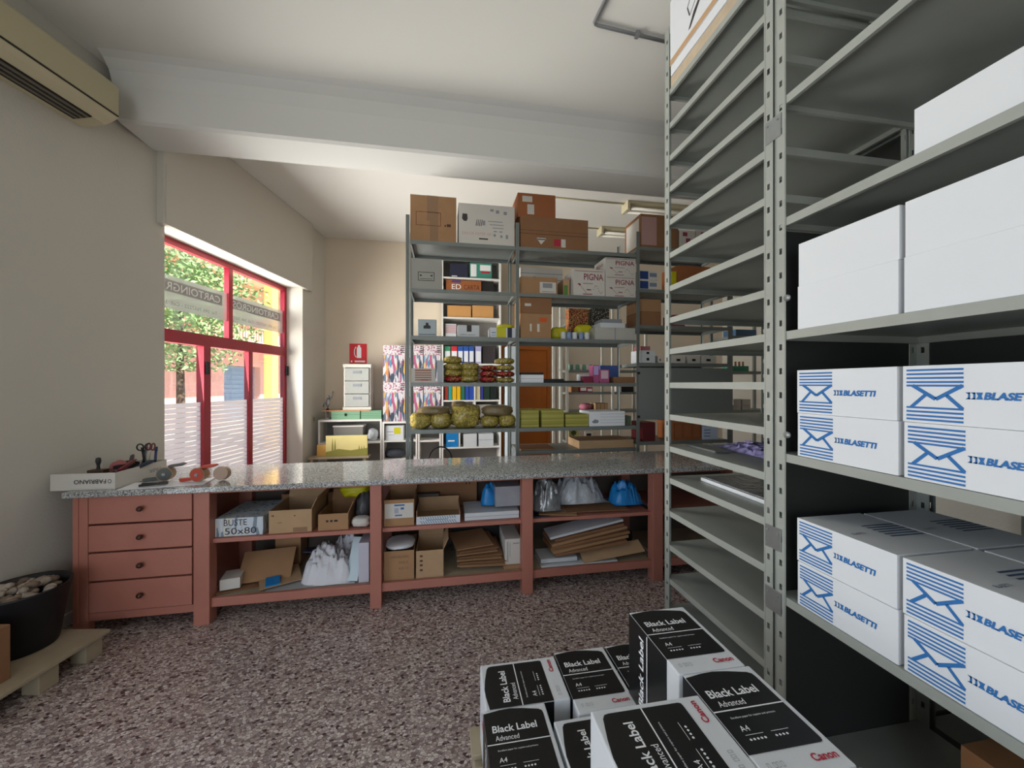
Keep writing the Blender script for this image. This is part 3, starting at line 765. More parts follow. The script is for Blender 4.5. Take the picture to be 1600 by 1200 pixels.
# ================================================================= THE LONG RACK BEHIND THE COUNTER
Y0 = 3.75; DM = .46
vS = [375, 452, 527, 601, 676]
zS = [ZA(640, v-1, Y0) for v in vS]
zS = [ZA(640, 374, Y0), ZA(640, 450, Y0), ZA(640, 524, Y0), ZA(640, 598, Y0), ZA(640, 672.5, Y0)]
uP = [637, 808.5, 997, 1140]
xP = [XA(u, Y0) for u in uP]
rm = empty('steel_rack', (xP[0], Y0, 0)); tag(rm, 'long grey steel rack behind the counter, loaded with bags and boxes', 'rack')
hP = ZA(637, 335, Y0)
def pmesh(sx, sy, h): 
    mb = MB(); mb.box(-.018, .018, 0, .003*sy, 0, h) if sy > 0 else mb.box(-.018, .018, -.003, 0, 0, h)
    mb.box(-.0015, .0015, min(0, .035*sy), max(0, .035*sy), 0, h); return mb
for i, x in enumerate(xP):
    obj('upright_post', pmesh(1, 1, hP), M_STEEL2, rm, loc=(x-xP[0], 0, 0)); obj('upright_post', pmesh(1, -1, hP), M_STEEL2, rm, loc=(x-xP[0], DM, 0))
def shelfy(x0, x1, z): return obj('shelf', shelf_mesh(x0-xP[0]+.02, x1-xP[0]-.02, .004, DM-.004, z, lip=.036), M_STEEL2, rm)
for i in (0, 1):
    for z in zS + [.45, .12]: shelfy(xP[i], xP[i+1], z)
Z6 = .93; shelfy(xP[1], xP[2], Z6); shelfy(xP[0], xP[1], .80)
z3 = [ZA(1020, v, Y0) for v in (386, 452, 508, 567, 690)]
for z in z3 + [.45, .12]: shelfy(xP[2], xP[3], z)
gs = obj('grey_sheet', MB().box(xP[2]-xP[0]-.0, xP[3]-xP[0]+.02, -.006, -.003, ZA(1060, 655, Y0), ZA(1060, 575, Y0)), mat('dark_grey_sheet', '#7d8280', .5), rm)
for z in (ZA(998, 583, Y0), ZA(998, 651, Y0)):
    obj('bolt', MB().box(xP[2]-xP[0]-.014, xP[2]-xP[0]+.014, -.02, -.006, z-.012, z+.012), M_DARK, rm, bevel=.004)

def on(name, u0, u1, vt, z, m, label, cat='box', dy=.03, dp=.3, group=None, Y=Y0, bevel=.002, rz=0, vb=None):
    """a box standing on height z whose front, at depth Y+dy, spans u0..u1 and reaches up to vt"""
    y = Y+dy; h = ZA((u0+u1)/2, vt, y)
    x0, x1 = XA(u0, y), XA(u1, y)
    return boxo(name, x0, x1, y, y+dp, z+.001, max(h, z+.012), m, label, cat, group, rz, bevel)
# --- bay 1
b = on('cardboard_box', 641, 713, 306, zS[0], M_CARD, 'large taped cardboard box with a ruled rectangle, top left of the rack', dy=.02, dp=.36)
obj('packing_tape', frect(frect(MB(), F(b, 'front'), .36, .60, .45, 1.0), F(b, 'front'), .42, .60, 0, .45), M_TAPE, b)
mb = MB(); outline(mb, F(b, 'front'), .12, .66, .34, .64, .010); mb2 = MB()
for v in mb.v: pass
obj('printed_outline', mb, mat('maroon_print', '#6b3028', .7), b); prints(b, 'front', [(.74, .77, .34, .38), (.79, .88, .34, .40)], m=M_BROWNP)
b = on('printed_box', 716.5, 804, 320, zS[0], M_WHITE2, 'white printed box beside the large taped cardboard box on the rack top', dy=.02, dp=.34)
prints(b, 'front', [(.42, .47, .48, .60), (.52, .78, .58, .60), (.55, .80, .50, .52), (.60, .80, .42, .44), (.62, .68, .33, .36), (.72, .78, .33, .36), (.62, .66, .22, .28), (.74, .78, .20, .26), (.84, .88, .18, .28), (.56, .62, .84, .90), (.66, .72, .80, .88), (.80, .86, .78, .86)], m=M_GREYP)
mb = MB(); f = F(b, 'front'); fpoly(mb, f, [(.06, .62), (.09, .56), (.14, .56), (.16, .62), (.15, .74), (.07, .74)]); frect(mb, f, .36, .52, .125, .16)
for k in range(4): fpoly(mb, f, [(.30+k*.03, .46), (.315+k*.03, .46), (.33+k*.03, .62), (.32+k*.03, .62)])
obj('printed_mark', mb, M_TXT, b)
prints(b, 'front', [], [('DEKOR PAPER ART', .06, .62, .23, .30)], m=mat('faint_pink', '#c9a3a0', .6))
b = on('archive_box', 641, 690.5, 404, zS[1], mat('grey_board', '#a3a29b', .7), 'plain grey box with framed handle plate on the second shelf', dy=.02, dp=.34)
mb = MB(); outline(mb, F(b, 'front'), .24, .76, .27, .56, .02); frect(mb, F(b, 'front'), .30, .36, .42, .47); frect(mb, F(b, 'front'), .64, .70, .42, .47); frect(mb, F(b, 'front'), .30, .7, .33, .345); obj('printed_mark', mb, M_TXT, b)
b = on('sign_box', 653, 682, 499, zS[2], mat('pale_blue_grey', '#aebac0', .4), 'pale grey box with a small dark figure mark on the third shelf', dy=.05, dp=.10)
f = F(b, 'front'); mb = MB(); fpoly(mb, f, [(.30, .45), (.68, .45), (.68, .62), (.58, .66), (.56, .80), (.42, .80), (.42, .66), (.30, .62)]); frect(mb, f, .06, .94, .10, .13); obj('printed_mark', mb, M_TXT, b)
b = on('printed_box', 715, 749, 508, zS[2], M_WHITE, 'small white box with dark square notch on the third shelf', dy=.05, dp=.14)
prints(b, 'front', [(.42, .64, .45, 1.0)], [('office pens', .12, .8, .14, .26)], m=M_TXT)
b = on('printed_box', 766, 805.5, 512, zS[2], M_WHITE, 'white, yellow and navy striped box at the right end of third shelf', dy=.02, dp=.2)
prints(b, 'front', [(.25, .62, 0, 1)], m=M_YEL); prints(b, 'front', [(.68, .86, 0, 1)], m=M_NAVY); prints(b, 'front', [(.05, .22, .45, .52), (.05, .22, .2, .24)], m=M_BLUEP)
l_ = obj('yellow_bag', lump(.17, .12, .05, 21, .15), M_YEL, loc=(XA(790, Y0+.1), Y0+.12, DIM and ZA(790, 512.5, Y0+.02)), smooth=True); tag(l_, 'crumpled yellow bag on top of the striped white and yellow box', 'bag')
b = on('grid_box', 642.5, 680, 575.5, zS[3], M_WHITE2, 'pale box with a brown ruled list on the fourth shelf', dy=.02, dp=.12)
f = F(b, 'front'); prints(b, 'front', [(.16, .84, .14, .92)], m=mat('list_brown', '#a5786a', .6))
mb = MB(); [frect(mb, f, .16, .84, .25+.16*k, .31+.16*k, .0011) for k in range(4)]; obj('printed_mark', mb, M_WHITE2, b); mb = MB(); frect(mb, f, .40, .70, .15, .21, .0014); obj('red_mark', mb, M_REDP, b)
on('file_box', 683, 692, 563, zS[3], mat('grey_board2', '#b6bac0', .6), 'narrow pale grey file standing right of the ruled list box', 'file', dy=.04, dp=.24)

def bag(u0, u1, vt, vb, m, label, dy=.05, dp=.26, seed=1, group=None, z=None, amp=.12, name='plastic_bag'):
    y = Y0+dy; x0, x1 = XA(u0, y), XA(u1, y); zb = ZA((u0+u1)/2, vb, y) if z is None else z
    h = ZA((u0+u1)/2, vt, y) - zb
    o = obj(name, lump(x1-x0, dp, max(h, .03), seed, amp, 3.0, 28), m, loc=((x0+x1)/2, y+dp/2, zb+.002), smooth=True)
    return tag(o, label, 'bag', group)
G1 = 'bags of rubber bands on the fourth shelf'
rows = [('lowest', 587, 598.2), ('second', 577, 589), ('third', 567, 579), ('topmost', 556, 568.5)]
for k, (nm, vt, vb) in enumerate(rows):
    bag(694, 723, vt, vb, M_BAGR if k == 0 else M_BAG, '%s bag of rubber bands, %s of the leftmost pile on the fourth shelf' % (('red', 'olive', 'olive', 'olive')[k], nm), seed=30+k, group=G1, z=zS[3] if k == 0 else None)
    if k < 3: bag(720, 749, vt-1, vb, M_BAG if k != 1 else M_BAG, 'olive bag of rubber bands, %s of the second pile on the fourth shelf' % nm if k < 2 else 'olive bag of rubber bands topping the second pile on the fourth shelf', seed=40+k, group=G1, z=zS[3] if k == 0 else None)
    bag(751, 777, (588, 579, 570.5, 562)[k]+ (0 if k < 3 else 99), vb, M_BAGR, '%s red bag of rubber bands in the third pile on the fourth shelf' % nm, seed=50+k, group=G1, z=zS[3] if k == 0 else None) if k < 3 else None
    bag(776, 806, vt+3, vb, M_BAG if k in (0, 2, 3) else M_BAGR, '%s %s bag of rubber bands in the pile beside the middle post' % (nm, 'red' if k == 1 else 'olive'), seed=60+k, group=G1, z=zS[3] if k == 0 else None)
G2 = 'bags of olive rubber bands on the fifth shelf'
bag(640, 674, 646, 672, M_BAG, 'flat olive bag of rubber bands at the left end of the fifth shelf', seed=71, group=G2, z=zS[4])
bag(672, 706, 645, 672, M_BAG, 'olive bag of rubber bands, second from the left on the fifth shelf', seed=72, group=G2, z=zS[4])
bag(652, 703, 636, 650, M_BAGB, 'brown cellophane bag lying on the two left bags of the fifth shelf', seed=73, group=G2)
bag(705, 752, 634, 672, M_BAG, 'largest bulging olive bag in the middle of the fifth shelf', seed=74, group=G2, z=zS[4], amp=.18)
bag(706, 730, 627.5, 640, M_BAGB, 'dark cellophane bag on the largest olive bag, fifth shelf', seed=75, group=G2, dy=.16, dp=.15)
bag(753, 781, 650, 672, M_BAG, 'small olive bag, second from the right on the fifth shelf', seed=76, group=G2, z=zS[4])
bag(780, 808, 648, 672, M_BAG, 'rounded olive bag at the right end of the fifth shelf', seed=77, group=G2, z=zS[4])
bag(755, 804, 634, 652, M_BAGB, 'brown cellophane bag lying over the two right bags, fifth shelf', seed=78, group=G2)
# --- bay 2
b = on('cardboard_box', 813, 919, 340.5, zS[0], M_CARD2, 'long dark cardboard carton with red and white stickers on rack top', dy=.02, dp=.38)
f = F(b, 'front'); mb = MB(); frect(mb, f, .62, .66, .07, .33); frect(mb, f, .24, .37, .27, .33); fpoly(mb, f, [(.24, .30), (.30, .12), (.37, .30)]); obj('paper_label', mb, M_WHITE2, b)
mb = MB(); frect(mb, f, .49, .585, .10, .32); obj('red_label', mb, M_REDP, b); mb = MB(); frect(mb, f, .595, .66, .07, .33, .0007); obj('paper_label', mb, M_WHITE2, b)
mb = MB(); frect(mb, f, 0, 1, .44, .455); frect(mb, f, 0, 1, .55, .56); obj('fold_line', mb, M_BROWNP, b)
obj('open_flap', MB().box(DIM[b.name][0]-.006, DIM[b.name][0]-.002, -.18, -.02, .02, .26, Matrix.Rotation(R(6), 4, 'Y')), M_CARD, b)
zt = b.location.z + DIM[b.name][5]
y_ = Y0+.06
b2 = boxo('cardboard_box', XA(809, y_), XA(868, y_), y_, y_+.3, zt+.001, ZA(838, 303, y_), M_CARD3, 'orange-brown box standing on the long dark carton at rack top', 'box')
prints(b2, 'front', [(.12, .38, .64, .88), (.25, .43, .14, .55)], m=M_WHITE2)
b = on('cardboard_box', 813, 871, 433, zS[1], M_CARD, 'low brown box with pale sticker, left on second shelf past middle post', dy=.03, dp=.3)
prints(b, 'front', [(.52, .96, .08, .72)], m=M_WHITE2); mb = MB(); frect(mb, F(b, 'front'), .60, .86, .38, .66, .0011); frect(mb, F(b, 'front'), .58, .92, .14, .18, .0011); obj('printed_mark', mb, M_GREYP, b)
b = on('slatted_box', 813, 879, 419, zS[1], M_WHITE2, 'cream box behind the low brown box on the second shelf', dy=.345, dp=.09); prints(b, 'front', [(0, 1, .82, .84), (0, 1, .64, .66), (.3, .36, .72, .74), (.68, .74, .7, .72)], m=M_GREYP)
b = on('printed_box', 880, 890, 436, zS[1], M_CARD4, 'narrow pale box with green mark left of the lettered cartons', dy=.10, dp=.2); prints(b, 'front', [(.1, .7, .1, .65)], m=mat('leaf_print', '#5d8a3c', .6))
def pigna(u0, u1, vt, z, label, dy=.03):
    b = on('printed_carton', u0, u1, vt, z, M_WHITE2, label, dy=dy, dp=.30, group='white lettered paper cartons')
    f = F(b, 'front')
    obj('brand_lettering', ftext(MB(), f, 'PIGNA', .33, .95, .60, .84, bold=.015), M_TXR, b)
    mb = MB(); outline(mb, f, .05, .95, .92, .94, .01); frect(mb, f, .3, .62, .46, .48); fpoly(mb, f, [(.12, .45), (.2, .47), (.24, .42), (.2, .38)]); frect(mb, f, .42, .56, .22, .26)
    for k in range(9):
        a = .62+k*.035; q = .25+.14*math.sin(k*.7)
        frect(mb, f, a, a+.03, q, q+.02)
    for k in range(6): frect(mb, f, .2+k*.035, .235+k*.035, .38-k*.05, .40-k*.05)
    frect(mb, f, .30, .6, .06, .09)
    obj('printed_mark', mb, M_TXR, b)
    mb = MB(); ftext(mb, F(b, 'left'), 'PIGNA', .2, .8, .6, .8); obj('brand_lettering', mb, M_TXR, b)
    return b
pigna(896, 945, 421, zS[1], 'white paper carton with plum lettering, left one on the second shelf')
p = pigna(946, 993.5, 432, zS[1], 'white paper carton, lower of the stacked pair by the right post')
zt = p.location.z + DIM[p.name][5]
pigna(946, 993.5, 403, zt, 'white paper carton, upper of the stacked pair by the right post')
b = on('cardboard_box', 813.5, 861, 490, zS[2], M_CARD, 'brown box with orange sticker, lower of two by the middle post', dy=.02, dp=.32)
prints(b, 'front', [(.62, .86, .66, .84)], m=mat('orange_sticker', '#d0591f', .6)); prints(b, 'front', [(.30, .36, .28, .58), (.54, .62, .26, .58)], m=M_WHITE2)
zt = b.location.z + DIM[b.name][5]
b = on('cardboard_box', 813, 862, 465, zt, M_CARD2, 'darker brown box, upper of two by the middle post', dy=.02, dp=.32); prints(b, 'front', [(.14, .34, .45, .62)], m=M_WHITE2)
b = on('printed_box', 864, 880, 481, ZA(870, 503, Y0+.25), M_WHITE2, 'white box with black line, behind the brown boxes', dy=.25, dp=.14); b.name = 'printed_box'
b.location.z = zS[2]+.001; 
prints(b, 'front', [(0, .9, .62, .66)], m=M_TXT)
M_HON = ramp_mat('pencil_ends_warm', 95, [(0, '#e0a05a'), (.4, '#c94f4a'), (.6, '#e8c070'), (.8, '#8a3a2a')], .5, edge=(.12, '#3a1c14'))
M_HOD = ramp_mat('pencil_ends_dark', 95, [(0, '#4a4a40'), (.4, '#8a8a7a'), (.6, '#2a2a26'), (.8, '#cfc0a0')], .5, edge=(.12, '#151412'))
on('pencil_box', 889, 919, 482, zS[2], M_HON, 'box showing red and yellow pencil ends, rear of third shelf', dy=.30, dp=.12)
on('pencil_box', 924, 952, 482, zS[2], M_HOD, 'box showing dark pencil ends, rear of third shelf', dy=.30, dp=.12)
bag(862, 888, 511, 528, M_YEL, 'yellow bag beside the stacked brown boxes, third shelf', seed=81, z=zS[2], dy=.12, dp=.12)
bag(900, 928, 507, 519, M_YEL, 'crumpled yellow bag lying behind the blue and white rolls', seed=82, dy=.20, dp=.09, z=zS[2]+.06)
for k, u in enumerate((880, 889, 898, 908, 917)):
    y = Y0+.08; x = XA(u, y); o = obj('tape_roll', MB().lathe([(.012, 0), (.027, 0), (.027, .075), (.012, .075)], 18), mat('roll_blue', '#7c93b8', .3, noise_amt=.3, noise_scale=50) if k % 2 else M_WHITE, loc=(x, y, zS[2]+.001), smooth=False)
    tag(o, '%s roll, %s in the row of rolls on the third shelf' % (('white', 'bluish')[k % 2], ('leftmost', 'second from left', 'middle', 'second from right', 'rightmost')[k]), 'roll', 'short row of rolls')
b = on('drawer_box', 930, 993, 512, zS[2], mat('pale_grey_box', '#b9b8b0', .5), 'low pale grey carton by the right post, third shelf', dy=.03, dp=.3); prints(b, 'front', [(.48, .50, 0, 1), (.3, .6, .88, .9)], m=M_GREYP)
zt = b.location.z+DIM[b.name][5]
b = on('paper_stack', 938, 977, 504.5, zt, M_WHITE, 'white pack lying on the low pale grey carton', 'pack', dy=.05, dp=.25); zt = b.location.z+DIM[b.name][5]
on('paper_stack', 941, 972, 498.5, zt, M_GREYP, 'grey pack on top of the white pack, third shelf', 'pack', dy=.06, dp=.22)
b = on('paper_stack', 813.5, 849.5, 585.5, zS[3], M_PAPER, 'stack of white paper by the middle post, fourth shelf', 'paper', dy=.03, dp=.3); prints(b, 'front', [(0, 1, .5, .53)], m=M_GREYP); zt = b.location.z+DIM[b.name][5]
on('black_folder', 814, 849, 582, zt, M_DARK, 'thin black folder lying on the white paper stack', 'folder', dy=.04, dp=.27)
on('black_tray', 851, 881, 592, zS[3], M_DARK, 'flat black tray right of the white paper stack', 'tray', dy=.04, dp=.3)
on('black_tray', 882, 911, 595, zS[3], M_DARK, 'lower flat black tray between black tray and red box', 'tray', dy=.04, dp=.3)
on('red_box', 912, 926, 588, zS[3], mat('crimson', '#7e2340', .5), 'small crimson box on the fourth shelf', dy=.03, dp=.1)
on('wrap_roll', 905, 926, 585, zS[3], M_WHITE, 'small white roll behind the crimson box', 'roll', dy=.16, dp=.08)
b = on('printed_box', 927, 936, 570.5, zS[3], M_PINK, 'narrow pink and lilac box, left of the two upright ones', dy=.05, dp=.12); prints(b, 'front', [(.1, .9, .45, .95)], m=mat('lilac', '#b9a8d8', .4))
b = on('printed_box', 937.5, 952, 577, zS[3], M_PINK, 'pink box with pale panel, right of the narrow lilac one', dy=.03, dp=.12); prints(b, 'front', [(.12, .88, .3, .9)], m=mat('pale_pink', '#d3b5c3', .4))
on('printed_box', 938, 966, 571, zS[3], mat('mid_blue_card', '#4a66a8', .4), 'blue box behind the pink boxes, fourth shelf', dy=.2, dp=.15)
b = on('cardboard_box', 959, 992.5, 589, zS[3], M_CARD2, 'low brown box by the right post, fourth shelf', dy=.04, dp=.2)
M_YG = ramp_mat('yellow_green_sheets', 1, [(0, '#9c963f'), (.3, '#aba651'), (.6, '#8b8434'), (.8, '#b6b060')], .6, vscale=(1, 1, 260))
for (u0, u1, vt, lab) in ((814, 842, 641, 'yellow-green paper stack nearest the middle post'), (846.5, 881, 641, 'middle yellow-green paper stack of three on the fifth shelf'), (884, 919.5, 647.5, 'lowest yellow-green paper stack, next to the white paper pack')):
    on('paper_stack', u0, u1, vt, zS[4], M_YG, lab, 'paper', dy=.03, dp=.3, group='yellow-green paper stacks')
b = on('paper_stack', 921, 976.5, 643, zS[4], M_PAPER, 'white wrapped paper pack with grey print, fifth shelf', 'paper', dy=.02, dp=.3)
f = F(b, 'front'); mb = MB(); [frect(mb, f, .3, 1, .2*k+.02, .2*k+.035) for k in range(1, 5)]; fpoly(mb, f, [(.06, .3), (.12, .2), (.24, .22), (.26, .4), (.15, .48)]); obj('printed_mark', mb, M_GREYP, b)
on('green_box', 978, 986, 650, zS[4], mat('moss', '#54624e', .7), 'narrow mossy green box at the right end of fifth shelf', dy=.05, dp=.2)
b = on('flat_carton', 905, 990, 688, Z6, M_CARD4, 'flat open cardboard carton on the low shelf just above the worktop', dy=.02, dp=.36)
obj('open_flap', MB().box(DIM[b.name][0]-.05, DIM[b.name][0]-.003, -.16, .10, .0, .004, Matrix.Translation((0, 0, .005)) @ Matrix.Rotation(R(-4), 4, 'Y')), M_WHITE2, b)
on('brown_mat', 814, 868, 702, Z6, M_CARD2, 'flat brown card on the low shelf by the middle post', 'card', dy=.03, dp=.32)
# --- bay 3, seen past and through the near rack
b = on('printed_box', 1001, 1060, 336, z3[0], M_CARD2, 'large brown box with pale printed side, on top right of long rack', dy=.03, dp=.36)
obj('printed_panel', frect(MB(), F(b, 'left'), .1, .9, .1, .9), M_WHITE2, b); obj('printed_panel', frect(MB(), F(b, 'front'), .02, .42, .08, .92), mat('pink_print', '#b58f8a', .6), b)
b = on('printed_box', 1062, 1086, 360, z3[0], M_WHITE2, 'pale box with plum print, left of two beside large brown box', dy=.03, dp=.25); prints(b, 'front', [(.4, .7, .1, .6), (.2, .5, .7, .9)], m=M_TXR)
b = on('printed_box', 1088, 1112, 360, z3[0], M_WHITE2, 'pale box with plum print, right of two beside large brown box', dy=.03, dp=.25); prints(b, 'front', [(.3, .7, .5, .9)], m=M_TXR)
for k, (vt, z) in enumerate(((438, z3[1]), (422.5, None))):
    if z is None: z = zt
    b = on('printed_box', 999.5, 1027.5, vt, z, M_WHITE2, 'blue and white box, %s of two on the second shelf at right' % ('lower', 'upper')[k], dy=.03, dp=.2)
    prints(b, 'front', [(.02, .48, .1, .9)], m=mat('deep_blue', '#24407c', .4)); prints(b, 'front', [(.55, .95, .35, .75)], m=mat('photo_grey', '#7d8ba0', .5)); zt = b.location.z+DIM[b.name][5]
b = on('cardboard_box', 1058, 1110, 416, z3[1], M_CARD3, 'orange-brown box on the second shelf, seen through the empty rack', dy=.03, dp=.3)
b = on('printed_box', 1050, 1057, 424, z3[1], M_YEL, 'narrow yellow box left of the orange-brown box', dy=.03, dp=.12)
b = on('cardboard_box', 999.5, 1033, 487, z3[2], M_CARD2, 'lower brown box on the third shelf at right', dy=.03, dp=.3); zt = b.location.z+DIM[b.name][5]
b = on('cardboard_box', 999.5, 1033, 467.5, zt, M_CARD, 'upper brown box on the third shelf at right', dy=.03, dp=.3)
on('red_ledger', 1052, 1070, 492, z3[2], mat('dull_red', '#8a3f46', .5), 'red books lying on the third shelf, through the empty rack', 'book', dy=.05, dp=.2)
G3 = 'small white drawer boxes on the fourth shelf at right'
zt = z3[3]
for k, vt in enumerate((556.5, 547.5)):
    b = on('file_box', 1000, 1024, vt, zt, M_WHITE, 'white drawer box with black dot, %s of two right of the post' % ('lower', 'upper')[k], dy=.03, dp=.2, group=G3)
    prints(b, 'front', [(.42, .6, .35, .75)], m=M_BLACK); zt = b.location.z+DIM[b.name][5]
on('red_box', 1001, 1016, 541, zt, mat('dull_pink', '#a56a68', .6), 'dull pink box on top of the two white drawer boxes', dy=.05, dp=.15)
for k, (u0, u1) in enumerate(((1029, 1034.5), (1051, 1071), (1076, 1094), (1097, 1119))):
    b = on('file_box', u0, u1, 556, z3[3], M_WHITE2, 'pale small box, %s in the fourth-shelf row at right' % ('first', 'second', 'third', 'fourth')[k], dy=.04, dp=.15, group=G3); prints(b, 'front', [(.3, .6, .3, .6)], m=M_BLACK)
b = on('cardboard_box', 1004, 1024, 660, z3[4], mat('dark_red_card', '#5e1c20', .5), 'dark red box below the grey sheet, right of the post', dy=.03, dp=.25)
b = on('drawer_chest', 1051, 1096, 659, z3[4], M_CARD3, 'orange-brown chest of small drawers seen through the empty rack', 'chest', dy=.03, dp=.3); mb = MB(); f = F(b, 'front'); [outline(mb, f, .05+.32*k, .33+.32*k, .1, .9, .012) for k in range(3)]; obj('drawer_line', mb, M_BROWNP, b)
b = on('printed_box', 1098, 1122, 663, z3[4], mat('ice_white', '#c9d3e6', .5), 'pale blue-white box right of the orange-brown drawers', dy=.03, dp=.2); prints(b, 'front', [(.1, .5, .2, .25), (.1, .5, .4, .45), (.1, .5, .6, .65)], m=M_BLUEP)

# ================================================================= WHITE SHELVES AND THINGS ALONG THE BACK WALL
YW = 6.08; DW = .36
def unit(label, u0, u1, vt, shelves, zb=0.0, verticals=(), m=M_LAM, Y=YW, name='white_shelving', dp=DW):
    x0, x1 = XA(u0, Y), XA(u1, Y); zt = ZA((u0+u1)/2, vt, Y)
    r = empty(name, (x0, Y, 0)); tag(r, label, 'shelving'); W_ = x1-x0
    obj('side_panel', MB().box(0, .025, 0, dp, zb, zt), m, r); obj('side_panel', MB().box(W_-.025, W_, 0, dp, zb, zt), m, r)
    obj('top_board', MB().box(.025, W_-.025, 0, dp, zt-.03, zt), m, r); obj('back_panel', MB().box(.025, W_-.025, dp-.008, dp, zb, zt-.03), mat('grey_back', '#8d8a86', .8), r)
    zs = []
    for v in shelves:
        z = ZA((u0+u1)/2, v, Y); zs.append(z); obj('shelf', MB().box(.025, W_-.025, .005, dp-.01, z-.025, z), m, r)
    for (u, va, vb) in verticals:
        x = XA(u, Y)-x0; obj('divider', MB().box(x-.012, x+.012, .006, dp-.01, ZA(u, vb, Y), ZA(u, va, Y)-.027), m, r)
    return r, zs, zt
_, zl1, zt1 = unit('low white shelving unit in the back left corner', 497, 596.5, 655.5, [691])
_, zl2, zt2 = unit('low white shelving unit under the stacked pencil boxes', 597.5, 652, 658.5, [688, 717])
_, zl3, zt3 = unit('low white shelving unit behind the rack, next to the tall one', 653, 689, 658.5, [688])
_, zk, ztk = unit('tall white shelving unit with binders, behind the long rack', 690, 783, 399, [434, 460, 496, 527, 568, 625, 655, 698], verticals=[(742, 568, 625), (742, 625, 655), (718, 655, 698)])
def onw(*a, **k):
    k.setdefault('Y', YW); return on(*a, **k)
G4 = 'stacked pencil cartons'
for ci, (u0, u1) in enumerate(((598.5, 633), (639, 661), (662, 688.5))):
    zt = (zt2, zt2, zt3)[ci] if ci else zt2
    for k, vt in enumerate((597.5, 539.5)):
        b = onw('pencil_carton', u0, u1, vt, zt, M_PENC, 'coloured pencil carton, %s one in the %s stack on white shelves' % (('lower', 'upper')[k], ('left', 'middle', 'right')[ci]), dy=.02+ .0*k, dp=.28, group=G4)
        prints(b, 'front', [(.78, .98, .80+.05*j, .825+.05*j) for j in range(4)], m=M_TXT); zt = b.location.z+DIM[b.name][5]
b = onw('green_case', 517.5, 562.5, 642.5, zt1, M_GREEN, 'green flat case at left on the low white shelving', 'case', dy=.02, dp=.22)
obj('latch', MB().box(-.015, .015, -.118, -.11, .05, .09), M_DARK, b); prints(b, 'front', [(0, 1, .56, .6)], m=mat('dark_green', '#4f7a5c', .6))
b = onw('green_case', 564, 596, 641.5, zt1, M_GREEN, 'green flat case at right with ribbed front', 'case', dy=.02, dp=.22); prints(b, 'front', [(0, 1, .2, .24), (0, 1, .4, .44), (0, 1, .6, .64), (0, 1, .8, .84)], m=MATS['dark_green'])
zc_ = ZA(555, 642.5, YW+.02)+.002
bo = boxo('wooden_board', XA(502, YW), XA(578, YW), YW+.01, YW+.26, zc_, zc_+.014, mat('salmon_wood', '#c7926b', .6), 'thin salmon-coloured board lying across the green cases', 'board')
# drawer tower
y = YW+.03; x0, x1 = XA(535.5, y), XA(580, y); zb = zc_+.016; zt = ZA(558, 569, y)
dt = empty('drawer_tower', ((x0+x1)/2, y, zb)); tag(dt, 'pale grey plastic drawer tower standing on the board below the red sign', 'drawer unit'); hw = (x1-x0)/2; H = zt-zb
obj('frame', hollow(hw*2-.02, .26, .03).box(-hw, hw, -.135, .13, H-.05, H).box(-hw, hw, -.135, .13, 0, .045).box(-hw+.01, -hw+.03, -.12, .12, .045, H-.05).box(hw-.03, hw-.01, -.12, .12, .045, H-.05), mat('tower_plastic', '#cfccc2', .4), dt, loc=(0, .135, 0), bevel=.004)
for k in range(3):
    hh = (H-.11)/3; z = .05+k*(hh+.003)
    d_ = obj('drawer', MB().box(-hw+.034, hw-.034, 0, .2, z, z+hh-.006), mat('drawer_grey', '#a9aba6', .35, noise_amt=.1, noise_scale=20), dt, bevel=.003)
    obj('label_holder', MB().box(-.06, .06, -.006, 0, z+hh*.55, z+hh*.75), M_GREYP, d_)
# red extinguisher sign on the wall
x0, x1 = XA(546, YB-.01), XA(573, YB-.01); z0, z1 = ZA(560, 568, YB-.01), ZA(560, 537, YB-.01)
sg = boxo('fire_extinguisher_sign', x0, x1, YB-.008, YB-.002, z0, z1, mat('sign_red', '#d21f2c', .4), 'red fire extinguisher sign on the back wall above the drawer tower', 'sign')
f = F(sg, 'front'); mb = MB(); fpoly(mb, f, [(.42, .28), (.68, .28), (.68, .78), (.60, .86), (.50, .86), (.42, .78)])
for k in range(8):
    a0, a1 = R(100+k*20), R(120+k*20)
    mb.quad(fp(f, .42+.16*math.cos(a0), .58+.28*math.sin(a0)), fp(f, .42+.12*math.cos(a0), .58+.24*math.sin(a0)), fp(f, .42+.12*math.cos(a1), .58+.24*math.sin(a1)), fp(f, .42+.16*math.cos(a1), .58+.28*math.sin(a1)))
frect(mb, f, .48, .62, .86, .92); frect(mb, f, .08, .16, .06, .15); frect(mb, f, .30, .90, .06, .15); obj('white_symbol', mb, M_WP, sg)
# figurine at the corner
o = empty('figurine', (XA(512, YW+.1), YW+.10, zt1+.001)); tag(o, 'small silvery figurine in the back left corner on white shelves', 'figurine')
mb = MB().lathe([(.05, 0), (.05, .02), (.02, .03), (.02, .14), (.0, .15)], 14); obj('base', mb, M_SILVER, o, smooth=True)
mb = MB().tube([(0, 0, .14), (.0, 0, .22), (.01, 0, .30)], .028, 10, .03).tube([(.01, 0, .28), (.06, -.02, .33), (.08, 0, .42)], .011, 8).tube([(.0, 0, .28), (-.05, -.02, .24), (-.06, 0, .19)], .011, 8); mb.lathe([(.0, .29), (.02, .30), (.026, .325), (.02, .35), (0, .36)], 12, Matrix.Translation((.012, 0, .0)))
obj('figure', mb, M_SILVER, o, smooth=True)
